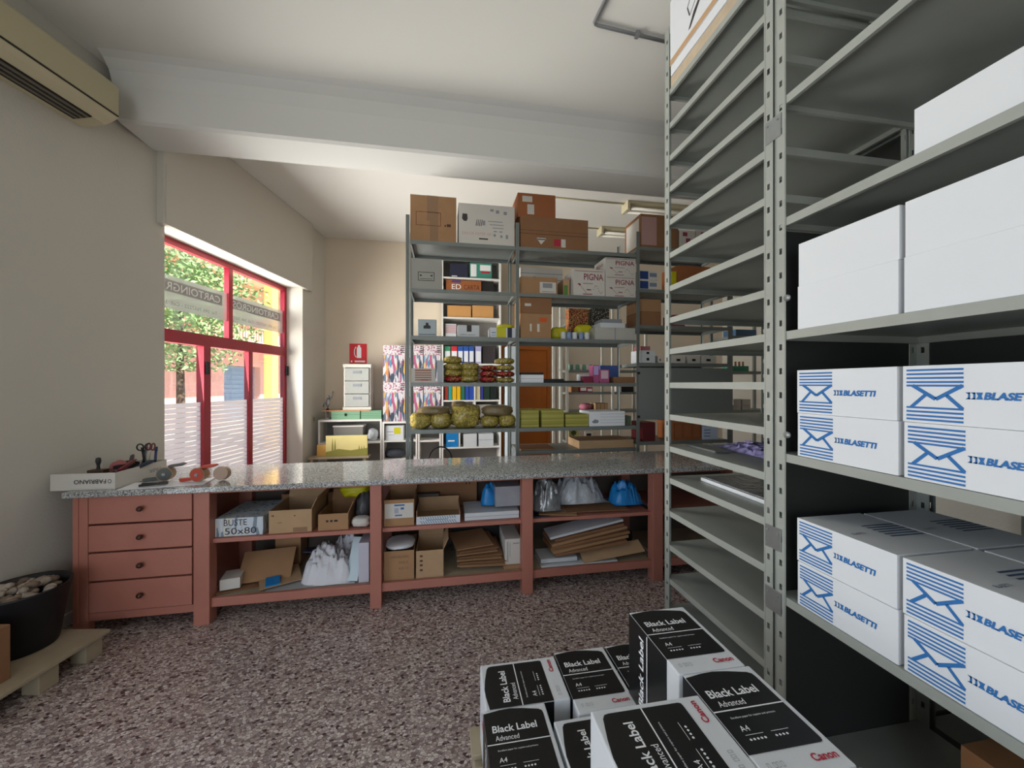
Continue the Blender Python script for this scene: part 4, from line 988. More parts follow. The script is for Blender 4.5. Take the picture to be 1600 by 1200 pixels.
# canvases leaning in front of the low shelves
for (u0, u1, vt, yy, m, lab) in ((495, 510, 695, YW-.10, mat('ochre_canvas', '#d9ad5e', .7), 'ochre canvas mostly hidden behind the yellow painting'), (509, 574, 680.5, YW-.16, mat('yellow_canvas', '#ddcf8e', .7, noise_amt=.12, noise_scale=5), 'pale yellow painting of tall cypresses leaning on white shelving')):
    zt = ZA((u0+u1)/2, vt, yy)
    b = boxo('painting', XA(u0, yy), XA(u1, yy), yy, yy+.03, .55, zt, m, lab, 'painting')
    if u0 > 500:
        f = F(b, 'front'); mb = MB()
        for a, h in ((.16, .92), (.22, .88), (.80, .55), (.86, .50), (.92, .52)): fpoly(mb, f, [(a-.022, .30), (a+.022, .30), (a+.018, .6*h), (a, h), (a-.018, .6*h)])
        fpoly(mb, f, [(0, .22), (.3, .36), (.6, .28), (1, .38), (1, 0), (0, 0)], .0008)
        obj('painted_trees', mb, mat('olive_paint', '#8e8a45', .7), b)
es = empty('support_ledge', (XA(530, YW-.12), YW-.12, 0)); tag(es, 'low wooden bench holding the paintings behind the counter', 'bench')
obj('bench_top', MB().box(-.40, .42, -.07, .11, .52, .548), M_WOOD, es)
for s in (-.36, .36): obj('leg', MB().box(s-.02, s+.02, -.05, .08, 0, .52), M_WOOD, es)
b = onw('printed_box', 602, 630.5, 665, zl2[0], M_WHITE, 'white box with yellow panel and grey swoosh on the low shelving', dy=.03, dp=.2); prints(b, 'front', [(.48, .84, .42, .86)], m=M_YEL); prints(b, 'front', [(.08, .44, .55, .60), (.15, .5, .35, .38)], m=M_GREYP)
o = onw('tray_stack', 521, 567, 667, zl1[0], mat('mid_grey', '#8b8985', .6), 'grey box with white lid inside the low corner shelving', dy=.06, dp=.25); obj('lid', MB().box(DIM[o.name][0]-.01, DIM[o.name][1]+.01, DIM[o.name][2]-.01, DIM[o.name][3], DIM[o.name][5], DIM[o.name][5]+.02), M_LAM, o)
o = obj('plastic_bag', lump(.15, .2, .18, 91, .2), M_CLEAR, loc=(XA(583, YW+.14), YW+.14, zl1[0]+.002), smooth=True); tag(o, 'clear plastic bag inside the low corner shelving, right side', 'bag')
o = obj('duffel_bag', lump(.30, .25, .13, 92, .1), mat('slate_cloth', '#4a4e58', .7), loc=(XA(618, YW+.15), YW+.15, .52), smooth=True); tag(o, 'slate grey bag lying below the white box with yellow panel', 'bag'); 
o.location.z = zl2[1]+.002
# binders etc. in the tall unit: zk heights at v 434, 496, 568, 625, 655, 698
b = onw('navy_box', 703, 731, 412, zk[0], M_NAVY, 'navy blue box on the top shelf of the tall white unit', dy=.02, dp=.2); prints(b, 'front', [(.1, .4, .06, .12)], m=M_WP)
b = onw('printed_box', 734, 768.5, 411, zk[0], mat('teal_card', '#3f8d7c', .5), 'teal and white printed box on the top shelf of tall unit', dy=.02, dp=.2); prints(b, 'front', [(.04, .30, .1, .9), (.46, .95, .5, .88)], m=M_WP); prints(b, 'front', [(.5, .92, .34, .46)], m=M_REDP)
b = onw('printed_carton', 697, 752, 438, zk[1], M_CARD3, 'orange carton lettered in white and purple, in the tall unit', dy=.02, dp=.25); prints(b, 'front', [], [('ED', .16, .42, .35, .70)], m=M_WP); prints(b, 'front', [(.16, .42, .82, .98)], m=mat('violet_print', '#54407a', .5)); prints(b, 'front', [], [('CARTA', .5, .95, .35, .68)], m=M_BROWNP)
onw('dark_box', 753, 771, 440, zk[1], M_DARK, 'dark box right of the orange lettered carton', dy=.05, dp=.2)
M_TAN = mat('tan_board', '#cf9a5f', .7, noise_amt=.06)
for (u0, u1, lab) in ((698, 737, 'left tan box under the orange carton shelf'), (738.5, 776, 'right tan box under the orange carton shelf')):
    y = YW+.01; zt_ = ZA(737, 477, y)
DIVZ = {}
bag_y = YW+.05
b = onw('printed_stack', 696, 713, 506, zk[3], M_WHITE, 'stack of red and white packs in the tall unit', 'pack', dy=.03, dp=.2); prints(b, 'front', [(0, 1, .30+.04*j*2, .33+.04*j*2) for j in range(8)], m=M_REDP)
# binders: a row standing on the shelf whose top edge lies at v 568, colours along their top edge
row = [(694.5, 704, 'green', '#3f8f6a'), (705, 714.5, 'red', '#c5303a'), (715.5, 723.5, 'left blue', '#3058a8'), (724.5, 732, 'middle blue', '#3058a8'), (733, 740.5, 'right blue', '#3058a8'), (743, 752, 'pale lilac', '#a9a7cf')]
for (u0, u1, nm, c) in row:
    b = onw('lever_binder', u0, u1, 541, zk[4], mat('binder_'+c[1:], c, .5), '%s binder with white spine label in the tall unit' % nm, 'binder', dy=.02, dp=.28, group='binders with white spine labels')
    prints(b, 'front', [(.08, .92, .1, .72)], m=M_PAPER)
onw('dark_box', 754, 774, 541, zk[4], mat('charcoal', '#3a3536', .7), 'charcoal box at the right end of the binder row', dy=.04, dp=.25)
row = [(695, 700, 'red', '#b03a2e'), (701, 706, 'teal', '#2f9d97'), (707, 713, 'left yellow', '#e2b21d'), (714, 719.5, 'right yellow', '#e2b21d'), (720.5, 726, 'dark green', '#2f6d55'), (727, 732.5, 'left blue', '#2f4fa8'), (733.5, 740, 'right blue', '#2f4fa8'), (744, 750, 'cream', '#d8cfa8'), (751, 755, 'violet blue', '#3b3f92'), (756, 765, 'blackish green', '#24382e'), (766, 775, 'nearly black', '#1d2623')]
for (u0, u1, nm, c) in row:
    onw('folder', u0, u1, 602, zk[5], mat('folder_'+c[1:], c, .5), '%s folder standing in the coloured row of the tall unit' % nm, 'folder', dy=.02, dp=.28, group='coloured folders in the tall unit')
onw('grey_file', 745, 768, 632, zk[6], mat('warm_grey', '#a59f96', .6), 'warm grey file box under the coloured folders', 'file', dy=.04, dp=.2)
b = onw('blue_box', 697, 716, 677, zk[7], M_BLUE, 'bright blue box with white lettering low in the tall unit', dy=.02, dp=.2); prints(b, 'front', [(.15, .7, .4, .5)], m=M_WP)
b = onw('white_carton', 724, 745, 678, zk[7], M_WHITE, 'white carton low in the tall unit, left of two', dy=.02, dp=.2, group='white cartons low in the tall unit')
b = onw('white_carton', 748, 771, 678, zk[7], M_WHITE, 'white carton low in the tall unit, right of two', dy=.02, dp=.2, group='white cartons low in the tall unit'); prints(b, 'front', [(0, 1, .5, .53)], m=M_GREYP)
onw('tan_box', 699, 736, 477.5, zk[2], M_TAN, 'left tan box in the middle of the tall white unit', dy=.02, dp=.22)
onw('tan_box', 738, 771, 477.5, zk[2], M_TAN, 'right tan box in the middle of the tall white unit', dy=.02, dp=.22)
# ---- white column cabinet left of the orange door
x0, x1 = XA(792, 5.9), XA(808, 5.9)
o = boxo('white_cabinet', x0, x1, 5.9, 6.2, 0, ZA(800, 541, 5.9), mat('bluish_white', '#c3cdd3', .4), 'narrow bluish white cabinet in front of the orange door', 'cabinet')
obj('cabinet_door', frect(MB(), F(o, 'front'), .06, .94, .03, .97, .004), MATS['bluish_white'], o)

# ---- far rack near the back wall, white posts
YR = 5.15; xq = [XA(u, YR) for u in (877, 958, 1010)]
fr_ = empty('steel_rack', (xq[0], YR, 0)); tag(fr_, 'pale open rack near the back wall, seen between the middle shelves', 'rack')
M_PALE = mat('pale_paint', '#c6c4ba', .5)
for x in xq + [XA(886.5, YR)]:
    obj('upright_post', MB().box(x-xq[0]-.018, x-xq[0]+.018, 0, .03, 0, 2.9), M_PALE, fr_); obj('upright_post', MB().box(x-xq[0]-.018, x-xq[0]+.018, .37, .40, 0, 2.9), M_PALE, fr_)
zF = [ZA(920, v, YR) for v in (462, 504, 578, 613, 642, 690)]
for z in zF:
    obj('shelf', MB().box(XA(886.5, YR)-xq[0]+.02, xq[1]-xq[0]-.02, .01, .39, z-.03, z), M_STEEL2, fr_); obj('shelf', MB().box(xq[1]-xq[0]+.02, xq[2]-xq[0]-.02, .01, .39, z-.03, z), M_STEEL2, fr_)
for a in (497, 541, 578): 
    obj('bracket', MB().box(-.03, XA(886.5, YR)-xq[0]+.03, -.012, 0, ZA(880, a, YR)-.01, ZA(880, a, YR)+.01), M_PALE, fr_)
onf = lambda *a, **k: on(*a, Y=YR, **k)
G5 = 'small green and white boxes on the far rack'
for k in range(7):
    u0 = 890+k*5.2
    b = onf('small_box', u0, u0+4.4, 569.5, zF[2], mat('mint_card', '#6f9d80', .6) if k % 2 == 0 else M_WHITE2, '%s small box in the far rack row, %s' % (('mint green', 'white')[k % 2], ('first', 'second', 'third', 'fourth', 'fifth', 'sixth', 'seventh')[k] + ' from the left'), dy=.03, dp=.1, group=G5)
b = onf('red_carton', 906, 926, 605, zF[3], M_REDP, 'red and white carton on the far rack below the crimson box', dy=.03, dp=.2); prints(b, 'front', [(.05, .5, .3, .9), (.6, .95, .2, .7)], m=M_WP)
onf('brown_carton', 893, 904, 604.5, zF[3], M_CARD2, 'small brown carton left of the red and white carton', dy=.03, dp=.2)
b = onf('wicker_box', 930, 950, 630, zF[4], M_CARD4, 'small slatted wooden box on the far rack', dy=.03, dp=.2); prints(b, 'front', [(.1, .14, 0, 1), (.4, .44, 0, 1), (.7, .74, 0, 1), (0, 1, .9, .97)], m=M_CARD2)
bag2 = obj('plastic_bag', lump(.16, .18, .10, 95, .2), mat('rosy_plastic', '#b86f80', .3), loc=(XA(915, YR+.15), YR+.15, zF[4]+.001), smooth=True); tag(bag2, 'rosy plastic bag beside the slatted wooden box', 'bag')
b = onf('white_radio', 963, 971, 604, zF[3], M_LAM, 'small white upright box on the far rack, right bay', dy=.03, dp=.1)
onf('dark_machine', 974, 990, 604, zF[3], M_DARK, 'dark machine beside the small white upright box', 'machine', dy=.03, dp=.15)
for k, (u0, u1, vt) in enumerate(((984, 992.5, 541),)):
    zt = ZA(988, 566, Y0+.05)
b = onf('small_picture', 914, 926, 674, zF[5], M_WHITE2, 'small framed picture with dark flower, low on the far rack', 'picture', dy=.03, dp=.03); prints(b, 'front', [(.2, .8, .25, .8)], m=M_DARK)
b = onf('floral_card', 889, 904, 671, zF[5], mat('lemon', '#c9c27a', .6), 'yellow card with a dark green plant print, low far rack', 'card', dy=.03, dp=.03); f = F(b, 'front'); mb = MB(); fpoly(mb, f, [(.3, .55), (.7, .55), (.8, .8), (.5, .95), (.2, .8)]); frect(mb, f, .45, .55, .1, .55); obj('plant_print', mb, mat('dark_leaf', '#4c5a22', .6), b)

# ---- farther racks seen through the empty rack, right of the grey sheet
x0, x1 = XA(1143, 4.7), XA(1215, 4.7)
r2 = empty('steel_rack', (x0, 4.7, 0)); tag(r2, 'dark rack at the back right, seen through the empty rack', 'rack'); w2 = x1-x0
for x in (0, w2): 
    for y in (0, .4): obj('upright_post', MB().box(x-.02, x+.02, y, y+.03, 0, 3.2), M_STEEL2, r2)
zq = [ZA(1165, v, 4.7) for v in (412, 470, 525, 580, 641, 700)]
for z in zq: obj('shelf', MB().box(.02, w2-.02, .0, .43, z-.035, z), M_STEEL2, r2)
onr = lambda *a, **k: on(*a, Y=4.7, **k)
onr('green_box', 1145, 1170, 572, zq[3], mat('emerald', '#2f8f70', .5), 'emerald green box on the dark back right rack', dy=.03, dp=.2)
for k in range(4):
    u = 1150+k*6+8; x = XA(u, 4.78); o = obj('pencil_tube', MB().tube([(x, 4.78, zq[3]+.001+ (0.0 if k > 1 else 0)), (x, 4.78, zq[3]+.15)], .014, 10), mat('copper_tube', '#b07a55', .4)); tag(o, 'copper-coloured tube, %s of four behind the emerald box' % ('first', 'second', 'third', 'fourth')[k], 'tube', 'copper-coloured tubes'); o.location.y = .18
zt = zq[4]
for k, vt in enumerate((633, 624)):
    b = onr('white_carton', 1144+k*1.5, 1158, vt, zt, M_WHITE2, '%s white carton, left pile on the dark back right rack' % ('lower', 'upper')[k], dy=.03, dp=.2)
    b2 = onr('white_carton', 1159.5, 1173, vt, zt, M_WHITE2, '%s white carton, right pile on the dark back right rack' % ('lower', 'upper')[k], dy=.03, dp=.2); zt = b.location.z+DIM[b.name][5]
for k, v in enumerate((522,)):
    onr('blue_box', 1150, 1182, 515, zq[2], mat('steel_blue', '#3e5f7d', .4), 'steel blue flat box on the dark back right rack', dy=.03, dp=.25)
# stool / chair arch behind the counter
yc = 5.2; xa = XA(688, yc); za = ZA(688, 698, yc)
ch = empty('stool', (xa, yc, 0)); tag(ch, 'black framed chair with arched back behind the counter', 'chair')
arc = [(.15*math.cos(R(a)), 0, za-.17+.17*math.sin(R(a))) for a in range(0, 181, 15)]
obj('back_arch', MB().tube([(.15, 0, .46)]+arc+[(-.15, 0, .46)], .011, 8), M_DARK, ch, smooth=True)
obj('seat', MB().box(-.2, .2, -.36, .0, .43, .47), M_DARK, ch, bevel=.012)
for sx in (-.17, .17):
    for sy in (-.33, -.03): obj('leg', MB().tube([(sx, sy, 0), (sx, sy, .43)], .012, 8), M_DARK, ch)

# ================================================================= THINGS INSIDE THE COUNTER
YF_ = YC0+.06; ZM = .557; ZL = .159
def inc(name, u0, u1, vt, z, m, label, cat='box', dy=.0, dp=.35, **k): return on(name, u0, u1, vt, z, m, label, cat, dy=dy, dp=dp, Y=YF_, **k)
M_SPK = ramp_mat('speckled_box', 1, [(0, '#c9d2dc'), (.5, '#bfc5c6'), (.72, '#7f8f9d'), (.86, '#d3d3c4')], .6, rot=(0, R(35), 0), vscale=(60, 60, 14))
b = inc('envelope_box', 336, 411, 809, ZM, M_SPK, 'speckled blue-white box with handwritten marker lettering in the counter', dy=.0, dp=.40)
prints(b, 'front', [], [('BUSTE', .18, .66, .58, .92), ('50x80', .20, .86, .10, .46)], m=mat('marker_plum', '#2c1c28', .6), name='handwriting')
def open_box(u0, u1, vt, z, m, label, dp=.35, dy=0, flap=True, side=True, name='open_box', Y=None, rz=0):
    y = (Y or YF_)+dy; h = ZA((u0+u1)/2, vt, y)-z; x0, x1 = XA(u0, y), XA(u1, y); w_ = x1-x0
    o = obj(name, hollow(w_, dp, h), m, loc=((x0+x1)/2, y+dp/2, z+.001), rot=(0, 0, rz)); tag(o, label, 'box')
    DIM[o.name] = (-w_/2, w_/2, -dp/2, dp/2, 0, h)
    if flap: obj('flap', MB().box(-w_/2, w_/2, 0, .004, 0, .09, Matrix.Translation((0, dp/2, h)) @ Matrix.Rotation(R(-25), 4, 'X')), m, o)
    if side:
        obj('flap', MB().box(0, .004, -dp/2, dp/2, 0, .09, Matrix.Translation((w_/2-.004, 0, h)) @ Matrix.Rotation(R(25), 4, 'Y')), m, o)
    return o
b = open_box(420, 487, 797, ZM, M_CARD4, 'open cardboard box with raised flaps, middle of upper left bay'); prints(b, 'front', [(.06, .12, .75, .80), (.2, .3, .45, .47), (.58, .62, .72, .76)], m=M_BROWNP); prints(b, 'front', [(.56, .9, .02, .22)], m=M_TAPE)
b = open_box(497, 544, 803, ZM, M_CARD, 'small open cardboard box with three dark marks, upper left bay'); f = F(b, 'front'); prints(b, 'front', [(.26, .34, .50, .62), (.40, .48, .50, .62), (.53, .65, .50, .62)], m=M_BLACK)
def lumpin(name, u0, u1, vt, vb, m, label, dy, dp, seed, cat='bag', amp=.15, z=None, fq=2.4):
    y = YF_+dy; x0, x1 = XA(u0, y), XA(u1, y); zb = z if z is not None else ZA((u0+u1)/2, vb, y); h = ZA((u0+u1)/2, vt, y)-zb
    o = obj(name, heap(x1-x0, dp, h*1.15, seed, fold=fq) if amp > .2 or 'plastic' in name or name == 'blue_bag' else lump(x1-x0, dp, h, seed, amp, 2.8, 30, fq), m, loc=((x0+x1)/2, y+dp/2, zb+.002), smooth=True); return tag(o, label, cat)
lumpin('yellow_bag', 528, 574, 757, 776, M_YEL, 'yellow plastic bag at the top right of the upper left bay', .22, .2, 101, z=ZM+.15)
lumpin('grey_bag', 553, 576, 776, 826, mat('grey_plastic', '#6f7276', .35, noise_amt=.3, noise_scale=20), 'grey plastic bag beside the first counter post', .12, .25, 102, z=ZM)
lumpin('paper_bundle', 548, 576, 810, 827, M_WHITE2, 'pale crumpled paper in front of the grey plastic bag', .0, .1, 103, 'paper', z=ZM)
# flat dark box standing behind
b = boxo('cardboard_box', XA(440, 3.33), XA(580, 3.33), 3.33, 3.45, ZM+.001, .72, M_CARD2, 'dark cardboard box at the back of the upper left bay', 'box')
# lower left bay
def sheet(name, u, z, w_, d_, y, m, label, rx=0, rz=0, t=.004, cat='cardboard', group=None):
    o = obj(name, MB().box(-w_/2, w_/2, 0, d_, 0, t), m, loc=(XA(u, y), y, z), rot=(R(rx), 0, R(rz))); return tag(o, label, cat, group)
sheet('cardboard_sheet', 412, ZL+.03, .34, .24, YF_+.10, M_CARD, 'large tilted cardboard sheet in the lower left bay', 38, 8)
sheet('cardboard_sheet', 400, ZL+.005, .46, .30, YF_+.06, M_CARD2, 'flat cardboard sheet at the bottom of the lower left bay', 3, 14)
sheet('cardboard_sheet', 440, ZL+.025, .26, .25, YF_+.03, M_CARD4, 'small pale cardboard piece by the cloth heap', 4, 25)
sheet('plastic_sheet', 470, ZL+.002, .45, .24, YF_+.0, mat('grey_film', '#a9abab', .4), 'grey plastic sheet hanging at the front of the lower left bay', 1, 4, cat='sheet')
b = inc('white_packet', 340, 370, 905, ZL+.02, M_WHITE2, 'small white packet at the left of the lower left bay', 'packet', dy=.03, dp=.15); b.rotation_euler = (0, 0, R(12))
b = boxo('cardboard_box', XA(430, 3.3), XA(470, 3.3), 3.3, 3.45, ZL+.001, .45, M_CARD, 'cardboard box standing at the back of the lower left bay', 'box')
lumpin('white_cloth', 462, 553, 866, 915, M_CLOTH, 'crumpled heap of white cloth in the lower left bay', .01, .30, 110, 'cloth', .45, ZL, 2.2)
lumpin('white_cloth', 508, 562, 838, 915, M_CLOTH, 'white cloth piled at the back above the crumpled heap', .20, .25, 111, 'cloth', .3, ZL)
lumpin('navy_cloth', 470, 508, 862, 874, M_NAVY, 'strip of navy cloth behind the crumpled white heap', .2, .1, 112, 'cloth', .2, ZL+.16)
b = inc('translucent_box', 560, 576.5, 848, ZL, mat('translucent_white', '#c5c4d0', .3), 'translucent white plastic box by the first counter post', dy=.01, dp=.3)
sheet('plastic_sheet', 549, ZL+.01, .09, .30, YF_+.03, mat('pale_aqua_film', '#bccdd3', .3), 'pale aqua plastic sheet leaning beside the translucent box', 62, -12, cat='sheet')
sheet('blue_packet', 426, ZL+.03, .09, .10, YF_+.015, M_BLUE, 'small blue packet at the front of the lower left bay', 8, 20, .01, 'packet')
# upper middle bay
b = open_box(600, 647, 781, ZM, M_CARD, 'tall open cardboard box with shipping label in the middle bay', dp=.3, side=False); prints(b, 'front', [(.03, .97, .30, .86)], m=M_WHITE2); f = F(b, 'front')
mb = MB(); frect(mb, f, .34, .68, .76, .82, .0012); frect(mb, f, .36, .6, .38, .43, .0012); frect(mb, f, .55, .66, .62, .7, .0012); [frect(mb, f, .34, .48, .5+.05*k, .52+.05*k, .0012) for k in range(4)]; obj('printed_mark', mb, M_BLUEP, b)
y = YF_; z_ = ZM; x0, x1 = XA(650.5, y), XA(719, y); w_ = x1-x0; h = ZA(685, 806, y)-z_
o = obj('open_tray', MB().box(-w_/2, w_/2, 0, .3, 0, .003).box(-w_/2, w_/2, 0, .004, .003, h).box(-w_/2, -w_/2+.004, .004, .3, .003, h*1.7).box(w_/2-.004, w_/2, .004, .3, .003, h*1.5).box(-w_/2, w_/2, .3, .304, 0, h*2), M_CARD4, loc=((x0+x1)/2, y, z_+.001)); tag(o, 'open shallow tray with blue slanted stripes in the middle bay', 'tray')
DIM[o.name] = (-w_/2, w_/2, 0, .3, 0, h); f = F(o, 'front'); mb = MB(); frect(mb, f, 0, 1, 0, 1); obj('white_front', mb, M_WHITE, o)
mb = MB(); n_ = 15
for k in range(n_): a = .05+k*.055; fpoly(mb, f, [(a+.08, .05), (a+.10, .05), (a+.05, .45), (a+.03, .45)], .0013); fpoly(mb, f, [(a+.06, .62), (a+.08, .62), (a+.05, .95), (a+.03, .95)], .0013)
obj('stripe_print', mb, mat('stripe_blue', '#5f83a5', .5), o); obj('printed_mark', frect(MB(), f, .22, .72, .49, .58, .0013), MATS['stripe_blue'], o)
b = inc('white_planks', 726, 811, 800, ZM+.0, M_WHITE, 'white folded boards lying at the right of the middle bay', 'board', dy=.02, dp=.3); prints(b, 'front', [(0, 1, .45, .5)], m=M_GREYP)
lumpin('blue_bag', 752, 777, 760, 796, M_BLUE, 'bright blue plastic bag on the white boards in the middle bay', .12, .12, 121, z=ZM+.075)
b = boxo('clear_box', XA(774, YF_+.05), XA(814, YF_+.05), YF_+.05, YF_+.25, ZM+.085, ZA(794, 760, YF_+.05), mat('cloudy_plastic', '#9a9ba3', .25, noise_amt=.2, noise_scale=12), 'cloudy plastic wrapped pack on the white boards', 'pack')
b = boxo('cardboard_box', XA(640, 3.32), XA(745, 3.32), 3.32, 3.47, ZM+.001, .86, M_CARD2, 'large cardboard box at the back of the middle bay', 'box'); prints(b, 'front', [(.83, .85, .6, .85), (.88, .9, .6, .85)], m=M_BLACK)
b = boxo('dark_box', XA(652, YF_+.32), XA(686, YF_+.32), YF_+.32, YF_+.38, ZM+.001, ZA(668, 772, YF_+.32), mat('grey_brown', '#57504c', .7), 'grey-brown box standing behind the striped tray', 'box')
# lower middle bay
b = open_box(600, 647, 861, ZL, M_CARD, 'open brown box with faded print, lower middle bay, left', dp=.3, flap=False, side=False); prints(b, 'front', [], [('CANCELLERIA', .2, .82, .76, .84), ('ROMA 35', .5, .8, .56, .64), ('KG 12', .5, .8, .36, .44)], m=mat('faded_brown', '#7d5b3c', .8))
lumpin('white_bag', 600, 646, 853, 862, M_PAPER, 'white bag lying on the open brown box with faded print', .03, .25, 131, amp=.08)
b = open_box(650, 693, 860, ZL, M_CARD4, 'open brown box with dark symbols, beside the faded print box', dp=.3); prints(b, 'front', [(.14, .24, .26, .33), (.14, .24, .44, .51), (.14, .24, .60, .67), (.14, .24, .77, .84)], m=M_BROWNP)
for k in range(7):
    sheet('cardboard_sheet', 752-k*1.5+(k % 2)*5, ZL+.04+k*.019, .37-.012*k, .30, YF_+.03+.012*k, (M_CARD, M_CARD2)[k % 2], 'folded cardboard sheet, %s in the pile of the lower middle bay' % ('lowest', 'second from bottom', 'third from bottom', 'middle', 'third from top', 'second from top', 'topmost')[k], 5, -6+3*k, .006, group='pile of folded cardboard')
boxo('cardboard_box', XA(718, YF_+.12), XA(780, YF_+.12), YF_+.1, YF_+.3, ZL+.001, ZL+.038, M_CARD2, 'low brown box under the pile of folded cardboard', 'box')
b = boxo('file_box', XA(789, YF_+.04), XA(814, YF_+.04), YF_+.04, YF_+.34, ZL+.03, ZA(801, 842, YF_+.04), M_WHITE2, 'white printed file box beside the second counter post', 'box'); prints(b, 'front', [(.15, .2, .1, .9), (.3, .33, .3, .85), (.5, .9, .8, .84)], m=M_GREYP); prints(b, 'left', [(.2, .3, .3, .8)], m=M_GREYP)
boxo('cardboard_box', XA(787, YF_+.03), XA(815, YF_+.03), YF_+.02, YF_+.36, ZL+.001, ZL+.029, M_CARD, 'flat cardboard under the white printed file box', 'cardboard')
b = boxo('cardboard_box', XA(705, 3.36), XA(780, 3.36), 3.36, 3.47, ZL+.001, .42, M_DARK, 'dark box at the back of the lower middle bay', 'box')
# upper right bay
lumpin('silver_bag', 836, 880, 748, 795, M_SILVER, 'shiny silver plastic bag beside the second counter post', .03, .2, 141, z=ZM+.03, amp=.3)
lumpin('grey_plastic_roll', 872, 952, 742, 784, M_CLEAR, 'large cloudy plastic sheet bundle in the upper right bay', .10, .28, 142, z=ZM+.05, amp=.15)
lumpin('blue_bag', 962, 1010, 752, 792, M_BLUE, 'crumpled blue bag at the right of the upper right bay', .06, .22, 143, z=ZM+.03, amp=.25)
sheet('cardboard_sheet', 935, ZM+.01, .52, .30, YF_+.02, M_CARD2, 'flat brown cardboard under the cloudy plastic bundle', 3, -2, .006)
sheet('cardboard_sheet', 872, ZM+.006, .30, .26, YF_+.0, M_CARD, 'cardboard piece with yellow tape, left of upper right bay', 3, -12, .006)
sheet('blue_sheet', 846, ZM+.003, .14, .2, YF_+.0, M_NAVY, 'navy sheet beneath the shiny silver bag', 1, 0, .004, 'sheet')
# lower right bay
for k, (w_, rz, ry, m, nm) in enumerate(((.62, 0, -6, M_CARD2, 'lowest'), (.66, 2, -7, M_CARD, 'second'), (.68, -1, -8, M_CARD2, 'third'), (.66, 1, -9, M_CARD, 'fourth'), (.60, 0, -9, M_CARD2, 'fifth'))):
    o = obj('folded_carton', MB().box(-w_/2, w_/2, 0, .28, 0, .022), m, loc=(XA(925, YF_+.03), YF_+.02+.012*k, ZL+.10+.028*k), rot=(0, R(ry), R(rz)), bevel=.003); tag(o, 'folded flat carton, %s from the bottom of the slanted pile' % nm, 'cardboard', 'slanted pile of folded cartons')
o = obj('white_board', MB().box(-.35, .28, 0, .2, 0, .018), M_WHITE, loc=(XA(925, YF_+.03), YF_+.04, ZL+.26), rot=(0, R(-10), 0)); tag(o, 'long white board on top of the slanted carton pile', 'board')
o = obj('cardboard_sheet', MB().box(-.26, .27, 0, .12, 0, .005), M_CARD4, loc=(XA(960, YF_), YF_+.0, ZL+.035), rot=(R(28), R(-6), 0)); tag(o, 'pale cardboard sheet leaning below the slanted carton pile', 'cardboard')
b = inc('white_tray', 845, 902, 872, ZL+.020, M_WHITE, 'upper white plastic tray at the front of lower right bay', 'tray', dy=.03, dp=.2)
b = inc('white_tray', 846, 965, 884, ZL, M_WHITE, 'lower long white plastic tray at the front of lower right bay', 'tray', dy=.0, dp=.22)
b = boxo('dark_box', XA(870, 3.28), XA(985, 3.28), 3.25, 3.41, ZL+.001, ZL+.10, M_DARK, 'dark box holding up the slanted pile at the back', 'box')

# ================================================================= ON THE WORKTOP, LEFT END
ty = 2.875
tr_ = obj('paper_tray', MB().box(-.18, .18, 0, .44, 0, .003).box(-.18, .18, 0, .003, .003, .105).box(-.18, .18, .437, .44, .003, .105).box(-.18, -.177, .003, .437, .003, .105).box(.177, .18, .003, .437, .003, .105), M_WHITE2, loc=(-2.26, ty, ZT+.001), rot=(0, 0, R(-2)))
tag(tr_, 'white cardboard lid used as a tool tray, lettering upside down', 'tray')
f = face(-.18, .18, 0, .44, 0, .105, 'front'); mb = MB(); ftext(mb, f, 'FABRIANO', .36, .86, .36, .62, spin=True, bold=.02); 
for k in range(12):
    a0, a1 = k*math.pi/6, (k+1)*math.pi/6; c_ = (.915, .49)
    mb.quad(*[fp(f, c_[0]+r_*.03*math.cos(a), c_[1]+r_*.13*math.sin(a), .0009) for r_, a in ((1, a0), (1, a1), (.7, a1), (.7, a0))])
obj('brand_lettering', mb, M_TXT, tr_)
f = face(-.18, .18, 0, .44, 0, .105, 'right'); mb = MB(); ftext(mb, f, 'FABR', .62, .86, .36, .60, spin=True, bold=.02); obj('brand_lettering', mb, M_GREYP, tr_)
ws = boxo('paper_sheet', -2.06, -1.60, 2.86, 3.05, ZT+.001, ZT+.004, M_PAPER, 'white sheet of paper lying beside the tool tray', 'paper', rz=R(8), bevel=0)
tools = []
zt_ = ZT+.006
def tool(name, loc, label, cat, parts, rz=0):
    o = empty(name, loc, rz); tag(o, label, cat)
    for (n_, mb, m) in parts: obj(n_, mb, m, o, smooth=False, bevel=.001)
    return o
def scissors(loc, rz, tilt, label, m):
    T = Matrix.Rotation(R(tilt), 4, 'X')
    mb1 = MB().prism([(-.006, 0), (.006, 0), (.003, .11), (0, .12)], -.0015, .0015, T @ Matrix.Rotation(R(4), 4, 'Y')); 
    h = []
    for s in (-1, 1):
        ring = [T @ Vector((s*.022+.018*math.cos(R(a)), 0, .145+.024*math.sin(R(a)))) for a in range(0, 361, 30)]
        h.append(('handle', MB().tube(ring, .005, 8), m))
    return tool('scissors', loc, label, 'scissors', [('blades', mb1, M_ZINC)] + h, rz)
scissors((-2.13, 3.20, zt_+.075), R(20), 12, 'scissors standing at the far end of the tool tray', M_DARK)
scissors((-2.085, 3.15, zt_+.075), R(-25), -8, 'second scissors leaning against the right side of the tray', mat('dark_red_plastic', '#6b2a2e', .4))
def stapler(loc, rz, label, m):
    body = MB().prism([(-.075, 0), (.075, 0), (.075, .012), (-.075, .012)], -.018, .018); arm = MB().prism([(-.07, .03), (.07, .016), (.075, .035), (.03, .055), (-.07, .052)], -.015, .015)
    return tool('stapler', loc, label, 'stapler', [('base', body, m), ('arm', arm, m), ('magazine', MB().box(-.06, .07, -.010, .010, .0125, .022), M_ZINC)], rz)
